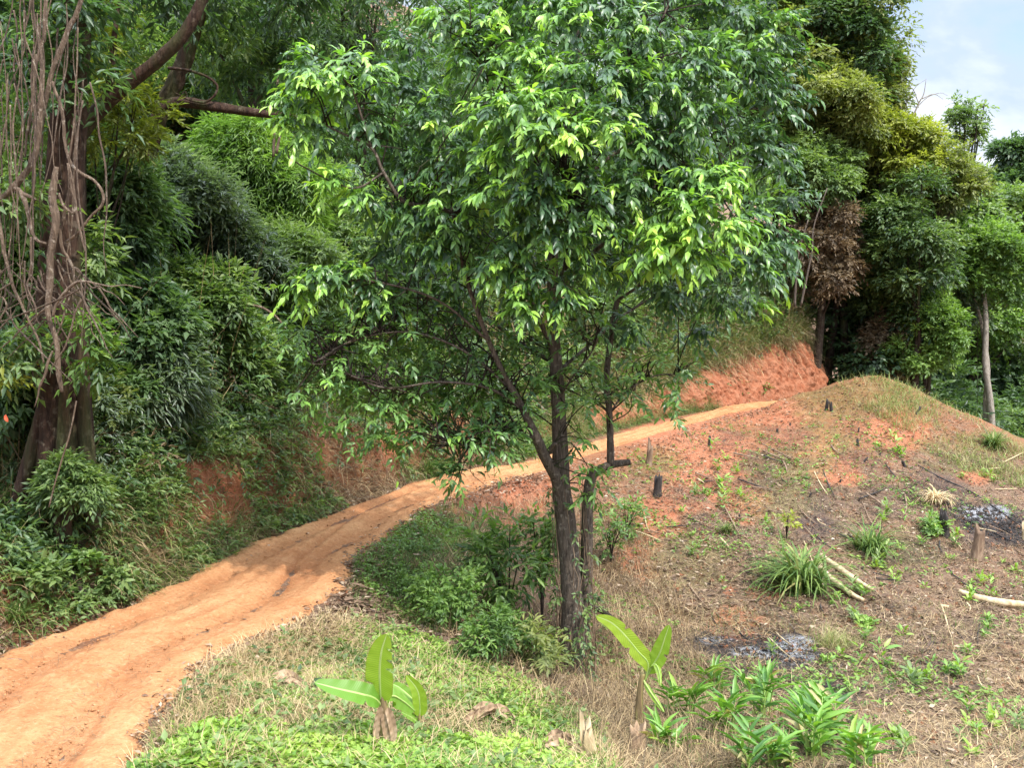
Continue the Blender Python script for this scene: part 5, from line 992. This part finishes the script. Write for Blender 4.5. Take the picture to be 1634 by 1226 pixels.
stump('charred black stump beside the small leafy bush at the right', 1508, 856, 38, 14, -.1, M_char, jag=.6)
stump('blackened stump overgrown with dead stems right of the lone tree', 1048, 790, 26, 14, .1, M_char, jag=.9)
stump('pair of stubby burnt stumps near the crest, left one', 1318, 655, 15, 5, .15, M_char, jag=.6)
stump('pair of stubby burnt stumps near the crest, right one', 1327, 656, 11, 5, -.2, M_char, jag=.6)
stump('broken pale stump at the right edge of the picture', 1636, 862, 24, 8, -.1, M_pale, jag=.9)
stump('thin black snag on the red soil below the cut', 1131, 713, 16, 4, .1, M_char, jag=.4)
for (u, v) in [(1370, 690), (1370, 712), (1376, 738), (1403, 728), (1290, 795), (1445, 745), (1210, 600), (1262, 680), (1410, 905), (1340, 770), (1375, 910), (1460, 660), (1240, 690), (1180, 830), (1300, 610)]:
    stump('small burnt stub poking from the cleared slope', u, v, rng.uniform(4, 11), rng.uniform(2.5, 5), rng.normal(0, .4), M_char, 'burnt_stub', 'stub', .6, 'burnt stubs on the cleared slope')
def lie(name, label, pts, D_off, r, mat, cat, group=None, lift=.5):
    P_ = [gp(u, v) for u, v in pts]; R_ = [q*P_[0][1]/F for q in r]; P_ = [p+np.array([0, 0, lift*max(R_)+.01]) for p in P_]; b = P_[0]
    o = ob(name, tubes(name, [([p-b for p in P_], np.interp(np.linspace(0, 1, len(P_)), np.linspace(0, 1, len(R_)), R_))], 8, .16, int(rng.integers(90)), 5), mat, None, b); return tag(o, label, cat, group)
lie('felled_stem', 'long pale felled stem lying right of the leafy grass tuft, upper of two', [(1310, 893), (1340, 915), (1370, 936), (1392, 948)], 0, [4, 4.5, 4, 2.5], M_pale, 'log', lift=1.2)
lie('felled_stem', 'pale felled stem lying under the longer one, lower of two', [(1308, 912), (1335, 938), (1358, 955), (1378, 965)], 0, [4, 4.5, 4, 2.5], M_pale, 'log', lift=1.2)
lie('felled_stem', 'slim pale pole lying at the right edge of the slope', [(1530, 952), (1560, 962), (1600, 970), (1640, 974)], 0, [3.5, 5, 6, 5], M_pale, 'log', lift=1.2)
lie('felled_stem', 'short pale chip of wood near the slim pole', [(1500, 970), (1514, 972)], 0, [3, 3], M_pale, 'chip')
lie('charred_log', 'black charred log above the upper ash patch', [(1465, 745), (1500, 765), (1550, 788), (1600, 822), (1640, 850)], 0, [.8, 1.3, 1.1, 1, .7], M_char, 'log', lift=1.4)
lie('charred_log', 'black charred branch bordering the upper ash patch', [(1520, 800), (1560, 836), (1600, 860), (1630, 872)], 0, [.6, 1, .9, .6], M_char, 'log', lift=1.4)
lie('track_stick', 'short grey stick lying on the track at the left edge', [(-12, 1065), (12, 1063), (35, 1062)], 0, [2.5, 3.5, 2.5], M_dead, 'stick', lift=1.8)
lie('dark_branch', 'dark fallen branch slanting down right of the lone tree base', [(938, 1012), (965, 1022), (985, 1045), (1010, 1070)], 0, [3, 5, 4, 2.5], M_barkd, 'branch', lift=9)
for i in range(120):
    u = rng.uniform(1000, 1630); v = rng.uniform(700, 1180)
    if u < 1100 and v < 760: continue
    a = rng.normal(.55, .45); l = rng.uniform(12, 60); pal = rng.random()
    lie('stick', 'dead stick among many lying on the cleared slope' if pal > .4 else 'blackened stick among many lying on the cleared slope', [(u, v), (u+l*.5*math.cos(a)+rng.normal(0, 2), v+l*.5*math.sin(a)), (u+l*math.cos(a), v+l*math.sin(a))], 0, [rng.uniform(.7, 1.7), rng.uniform(.7, 1.5), .5], M_pale if pal > .75 else (M_dead if pal > .4 else M_char), 'stick', 'sticks on the cleared slope', lift=2)
# dried banana sheaths
for lb, c_, sz in (('dry curled banana sheath, dark inside, lying in the weeds right of the small sucker', (790, 1160), [(750, 1158), (775, 1150), (800, 1152), (822, 1162)]), ('dry grey banana leaf trash on the straw left of the young banana', (480, 1105), [(440, 1092), (465, 1102), (490, 1110), (520, 1112)]), ('crumpled brown husk half buried beside the pale rotting stump', (900, 1205), [(860, 1212), (885, 1200), (910, 1204), (930, 1214)])):
    p0 = gp(*c_); t = empty('dry_husk', p0, 0, lb, 'husk')
    for k_ in range(8):
        S = [gp(a+rng.normal(0, 5), b+rng.normal(0, 5))+np.array([0, 0, .05+.04*rng.random()+.03*math.sin(i*1.6)]) for i, (a, b) in enumerate(sz)]
        blade_leaf('husk_strip', S, rng.uniform(.04, .085), (0, 1, rng.normal(0, .5)), t, M_husk, p0, -.5, .5, .0, .006)

Pz = scatter(1500, [(1100, 1020), (1230, 1010), (1320, 1050), (1330, 1110), (1200, 1090)]); clods('charcoal_bits', 'lumps of charcoal lying in the lower ash patch', Pz, .008, .035, M_char)
Pz = scatter(700, [(1500, 790), (1640, 830), (1640, 870), (1540, 850)]); clods('charcoal_bits', 'lumps of charcoal lying in the upper ash patch', Pz, .012, .06, M_char)

# ------------------------------------------------------------------ leafy stems (ginger), tufts, seedlings, saplings
def leafy_plant(name, label, u, v, n_st, hpx, cat='plant', lf=.26, wr=.17, mat=None, spread=.35, tb=.55, group=None, k=9, leanx=0):
    p0 = gp(u, v); D = p0[1]; h = hpx*D/F; t = empty(name, p0, 0, label, cat, group); paths, PP, DD, NN, LL, TT = [], [], [], [], [], []
    for i in range(n_st):
        az = rng.uniform(0, 6.28); ln = rng.uniform(.15, .9)*spread; hh = h*rng.uniform(.65, 1.05); b = np.array([rng.normal(0, .08), rng.normal(0, .08), -.05]); hd = np.array([math.cos(az)+leanx, math.sin(az), 0])
        S = catmull([b, b+hd*ln*hh*.3+[0, 0, hh*.5], b+hd*ln*hh*.75+[0, 0, hh*.85], b+hd*ln*hh*1.3+[0, 0, hh]], 4); paths.append((S[::2], np.linspace(.009, .003, len(S[::2]))))
        side = nrm(np.cross(hd+[0, 0, .3], [0, 0, 1.]))
        for j in range(k):
            f = .2+.8*j/(k-1); q = S[int(f*(len(S)-1))]; sg = 1 if j % 2 else -1; d = side*sg*(1.1-.5*f)+hd*.35+np.array([0, 0, .75-.1*rng.random()])+rng.normal(0, .15, 3)
            PP.append(q); DD.append(d); NN.append(np.array([0, 0, 1.])+hd*-.3+rng.normal(0, .2, 3)); LL.append(lf*rng.uniform(.7, 1.15)*(.75+.4*math.sin(f*3))); TT.append(np.clip(rng.normal(tb, .16), 0, 1) if rng.random() > .07 else .99)
    for q_ in paths: ob('stem', tubes('stem', [q_], 5, 0, 3, 2), M_petiole, t)
    LL = np.array(LL)
    ob('foliage', leafmesh('foliage', np.array(PP), np.array(DD), np.array(NN), LL, LL*wr, np.array(TT), 'lance'), mat or M['ginger'], t); return t
M['ginger'] = leaf_mat('leaf_ginger', [(0, (.045, .12, .03)), (.4, (.11, .25, .05)), (.7, (.22, .4, .07)), (.92, (.32, .46, .08)), (1, (.5, .4, .2))], rough=.4, transl=.35)
gg = None
for (u, v, n_, h, lb) in [(1210, 1150, 6, 95, 'broad leaved clump under the dry tattered leaf, tallest of the foreground'), (1090, 1150, 7, 75, 'leafy clump just right of the thin banana'), (1130, 1110, 4, 50, 'small leafy shoot above the clump beside the thin banana'),
                          (1300, 1215, 8, 105, 'wide leafy clump at the bottom right of centre'), (1365, 1235, 5, 80, 'leafy shoot at the right end of the foreground clumps'), (1215, 1235, 7, 75, 'dark leafy clump at the bottom below the tattered leaf'), (1060, 1200, 5, 45, 'low leafy clump behind the streaked stump'), (1270, 1150, 4, 60, 'leafy shoot leaning right behind the wide clump'), (1160, 1180, 6, 70, 'leafy clump between the thin banana and the tattered leaf'), (1330, 1175, 6, 70, 'upright leafy clump at the right of the foreground group')]:
    leafy_plant('leafy_plant', lb, u, v, n_, h, 'plant', .25, .19, group=gg)
p0 = gp(1222, 1130); t = empty('tattered_leaf', p0, 0, 'dry tattered tan leaf hanging over the tallest foreground clump', 'dead leaf')
D = p0[1]; blade_leaf('dry_blade', [at(1228, 1135, D-.1), at(1232, 1100, D-.1), at(1225, 1072, D-.12), at(1208, 1062, D-.15)], .13, (1, .2, .5), t, M_husk, p0, .4, .5, .3, .02)
ob('stalk', tubes('stalk', [([np.array([0, 0, -.05]), at(1226, 1150, D-.05)-p0, at(1228, 1135, D-.1)-p0], [.008, .007, .006])], 5, 0), M_husk, t)
def tuft(label, u, v, n_, hpx, mat, tb, wd=.012, name='grass_tuft', lean=(.45, .25), bend=(1.5, .4), spread=.12, group=None, tv=.15, cat='grass tuft'):
    p = gp(u, v); D = p[1]; h = hpx*D/F; P_ = np.column_stack([rng.normal(0, spread*h, n_), rng.normal(0, spread*h, n_), np.full(n_, -.02)])
    o = ob(name, blades(name, P_, h*rng.uniform(.6, 1.5, n_), wd, rng.uniform(0, 6.283, n_), np.abs(rng.normal(*lean, n_)), rng.normal(*bend, n_), np.clip(rng.normal(tb, tv, n_), 0, 1), 5), mat, None, p); return tag(o, label, cat, group)
t1 = tuft('tall leafy grass tuft beside the two pale felled stems', 1280, 945, 190, 105, M_grass, .5, .05, bend=(2.1, .4), lean=(.4, .25))
tuft('smaller leafy shoot left of the tall grass tuft', 1250, 930, 110, 60, M_grass, .4, .022)
tuft('round green grass tuft on the upper middle of the cleared slope', 1387, 885, 170, 66, M_grass, .42, .034, bend=(1.8, .4))
straw_layer('burnt_straw', 'blackened straw matted over the burnt patches', 2600, [(1080, 1010), (1230, 1000), (1330, 1050), (1380, 1130), (1250, 1130), (1100, 1060)], .06, .3, .008, (1.45, .12), (.1, .3), .0, M_char2, 0, 1, 219, .1, .012, 2)
straw_layer('burnt_straw', 'blackened stalks lying over the upper burnt strip', 1500, [(1440, 740), (1640, 830), (1640, 880), (1540, 850), (1440, 800)], .1, .5, .012, (1.4, .15), (.1, .3), .0, M_char2, 0, 1, 229, .1, .012, 2)
straw_layer('burnt_straw', 'grey and black stalks scattered over the middle of the slope', 3500, [(1120, 690), (1250, 700), (1450, 960), (1560, 1100), (1300, 1130), (1150, 860)], .06, .35, .009, (1.45, .12), (.1, .3), .25, M_char2, .45, .8, 239, .2, .012, 2)
tuft('small dull grass tuft below the middle of the cleared slope\'s left edge', 1158, 850, 110, 24, M_grass, .45, .014)
tuft('yellow green fine grass tuft beside the lower ash patch', 1335, 1035, 420, 36, M_grass, .78, .008, spread=.4, bend=(1.2, .5))
tuft('drooping bleached grass clump on charred stems above the upper ash patch', 1492, 800, 190, 34, M_straw, .95, .022, lean=(.5, .3), bend=(2.4, .5))
tuft('low drooping green grass clump on the bank beside the track', 305, 895, 240, 34, M_grass, .35, .014, lean=(.7, .3))
tuft('long leaved green grass clump hanging at the bank foot by the bend', 680, 760, 220, 36, M_grass, .42, .02, lean=(.6, .3))
tuft('spiky grass clump at the left edge by the track', 20, 990, 240, 45, M_grass, .5, .012)
tuft('bright grassy sprig on the straw above the young banana', 512, 1030, 80, 30, M_grass, .5, .012)
tuft('dense green grass clump on the left bank near the big trunk', 215, 830, 260, 60, M_grass, .3, .018, lean=(.6, .3))
tuft('strap leaved grass clump at the left edge under the lianas', 20, 860, 200, 80, M_grass, .35, .02, lean=(.5, .3))
tuft('green tuft at the crest\'s right end by the pale trunks', 1585, 715, 180, 34, M_grass, .5, .035)
tuft('pale feathery grass at the top of the red cut', 1258, 520, 160, 34, M_straw, .85, .02)
tuft('dead brown grass fan hanging down the bank by the track', 225, 905, 200, 60, M_straw, .4, .012, lean=(.9, .4))
tuft('second dead grass fan on the bank above the track', 190, 860, 160, 60, M_straw, .35, .012, lean=(.8, .4))
def seedling_proto(label, mat, n_, l, tb, wr=.4, up=(.1, .9), hgt=.1):
    D_ = rnd_dir(n_, *up); P_ = D_*rng.uniform(.01, .05, (n_, 1))+np.array([0, 0, 1.])*rng.uniform(0, hgt, (n_, 1)); L_ = rng.uniform(.6, 1.1, n_)*l
    o = ob('seedling', leafmesh('seedling', P_, D_, np.array([0, 0, 1.])+rng.normal(0, .2, (n_, 3)), L_, L_*wr, np.clip(rng.normal(tb, .15, n_), 0, 1), 'leaf'), mat); return tag(o, label, 'seedling', 'weed seedlings on the cleared slope')
stumpfix = 0
sp_ = [seedling_proto('yellow green weed seedling, one of many on the cleared slope', M['herb'], 16, .09, .7), seedling_proto('mid green weed seedling, one of many on the cleared slope', M['herb'], 22, .1, .35, .35), seedling_proto('bushy dark green seedling, one of many on the cleared slope', M['mid'], 34, .11, .6, .35, hgt=.2), seedling_proto('leggy pale seedling, one of many on the cleared slope', M['ginger'], 10, .15, .75, .3, (.2, .9), .2)]
pos = [(1520, 895, 1), (1550, 935, 1), (1475, 942, 0), (1570, 1020, 1), (1480, 1085, 0), (1530, 1085, 3), (1600, 900, 0), (1620, 915, 0), (1105, 888, 2), (1427, 930, 0), (1495, 835, 2), (1580, 925, 0), (1245, 760, 3), (1215, 630, 1), (1300, 870, 3), (1575, 1010, 1), (1600, 1150, 3), (1620, 1170, 2), (1440, 1020, 0), (1335, 700, 1)]
for i in range(34):
    cu_, cv_ = rng.uniform(1020, 1640), rng.uniform(700, 1220)
    for _ in range(int(rng.integers(1, 9))): pos.append((cu_+rng.normal(0, 18), cv_+rng.normal(0, 11), int(rng.choice(4, p=[.4, .3, .1, .2]))))
used = [0]*4
for (u, v, k_) in pos:
    if v < 700: v = 700.0
    p = gp(u, v); s_ = rng.uniform(.35, 1.15)*(1+.02*p[1])
    if u < 1150 and v > 1100: continue
    if not used[k_]: sp_[k_].location = p; sp_[k_].scale = (s_,)*3; used[k_] = 1
    else: copy_tree(sp_[k_], p, rng.uniform(0, 6.28), s_)
M_stemd = M_barkd
def sapling(label, u, v, hpx, nleaf, mat, R, lf, lw_, tb, cat='sapling', k=6, hang=.2, name='sapling', stems=3):
    p0 = gp(u, v); D = p0[1]; h = hpx*D/F; t = empty(name, p0, 0, label, cat); r = R*D/F
    c = np.array([0, 0, h*.6]); A, lc = crown_arrays(c, (r, r, h*.48), 10, nleaf, lf, lw_, lf*1.3, k, .2, hang, tb, lobr=.4, hollow=.1)
    ob('foliage', leafmesh('foliage', *A, tpl='leaf'), mat, t)
    ob('stems', tubes('stems', [([np.array([0, 0, -.05]), np.array([l[0]*.2, l[1]*.2, h*.3]), l, l+np.array([0, 0, .1])], [.014, .011, .007, .003]) for l in lc[:7]], 5, .05, 5, 4), M_barkd, t); return t
sapling('palm leaved sapling with open hands of leaflets left of the lone trunk', 812, 1010, 175, 150, M['bright'], 66, .17, .04, .25, k=7)
sapling('dark leafy bush on the shaded shoulder below the track', 715, 1000, 90, 420, M['bright'], 75, .075, .03, .5, 'bush', name='bush')
sapling('low green bush between the shaded shoulder and the lone trunk', 790, 1050, 80, 360, M['bright'], 75, .08, .024, .12, 'bush', name='bush')
sapling('dry leaved bush at the left foot of the lone trunk', 860, 1075, 75, 180, M['olive'], 55, .11, .03, .5, 'bush', name='bush')
sapling('thin creeper covered shoots against the lone trunk\'s left side', 865, 1000, 200, 210, M['bright'], 30, .09, .035, .5)
# creeper and dead twigs clinging round the foot of the lone trunk
cb = np.array(tree.location)+np.array([0, -.02, 0]); crp = empty('creeper', cb, 0, 'creeper with small leaves and bare runners climbing the lone trunk', 'creeper'); cp_ = []; CP, CO = [], []
for i in range(26):
    a0 = rng.uniform(0, 6.28); h1 = rng.uniform(.6, 2.6); tt2 = np.linspace(0, 1, 9); rad_ = .2-.05*tt2+rng.uniform(.0, .07); ph_ = a0+tt2*rng.normal(0, 1.4)+rng.normal(0, .15, 9)
    uu_ = np.interp(tt2*h1, [0, 1, 2, 2.6], [915, 912, 904, 899]); cxx = (uu_-CU)*TD/F-cb[0]+.04
    Q = np.column_stack([cxx+rad_*np.cos(ph_), rad_*np.sin(ph_), tt2*h1-.05]); cp_.append((Q, np.linspace(.008, .003, 9)))
    for _ in range(9): q = Q[int(rng.integers(1, 9))]; CP.append(q); CO.append(nrm(np.array([math.cos(a0), math.sin(a0)-.4, rng.normal(0, .4)])))
A = sprays(np.array(CP), np.array(CO), 5, .075, .032, .13, .4, np.zeros(len(CP)), tb=.4, tv=.5, hang=.4)
ob('foliage', leafmesh('foliage', *A), M['mid'], crp); ob('stems', tubes('stems', cp_, 5, .1, 5, 3), M_dead, crp)
sapling('small leafy shoot right of the lone trunk', 1000, 860, 60, 60, M['bright'], 26, .1, .035, .3)
sapling('leafy sprig cluster growing low on the right trunk fork', 975, 900, 90, 60, M['bright'], 26, .1, .035, .2)
sapling('little bush with rounded leaves at the charred stump', 1490, 852, 26, 110, M['bright'], 20, .1, .05, .6, 'bush', name='bush')
sapling('lone small bush on bare red soil in front of the cut', 1214, 640, 24, 50, M['bright'], 12, .12, .05, .3, 'bush', name='bush')
sapling('bright leaved sprig at the left edge beside the track', 120, 930, 60, 60, M['bright'], 36, .1, .05, .5)
sapling('low leafy plant at the left edge by the track', 55, 950, 50, 110, M['mid'], 46, .11, .05, .55, 'plant')
sapling('small broad leaved plant where the bank meets the track', 175, 950, 36, 80, M['mid'], 30, .1, .045, .55, 'plant')
sapling('yellow leaved sprig above the tall grass tuft', 1255, 860, 34, 14, M['yellow'], 8, .12, .05, .7)
o = tag(ob('red_leaf', leafmesh('red_leaf', np.array([[0, 0, 0], [.01, 0, .02]]), np.array([[.4, .1, -1.], [-.2, .1, -1]]), np.array([[.2, -1, .2], [0, -1, .2]]), np.array([.06, .07]), .035, np.array([.5, .5]), 'leaf'), plain_mat('red_leaf', [(.3, (.6, .09, .04)), (.7, (.75, .16, .08))], 5), None, at(8, 665, 9.3)), 'single orange red leaf at the left edge', 'leaf')
#@@END
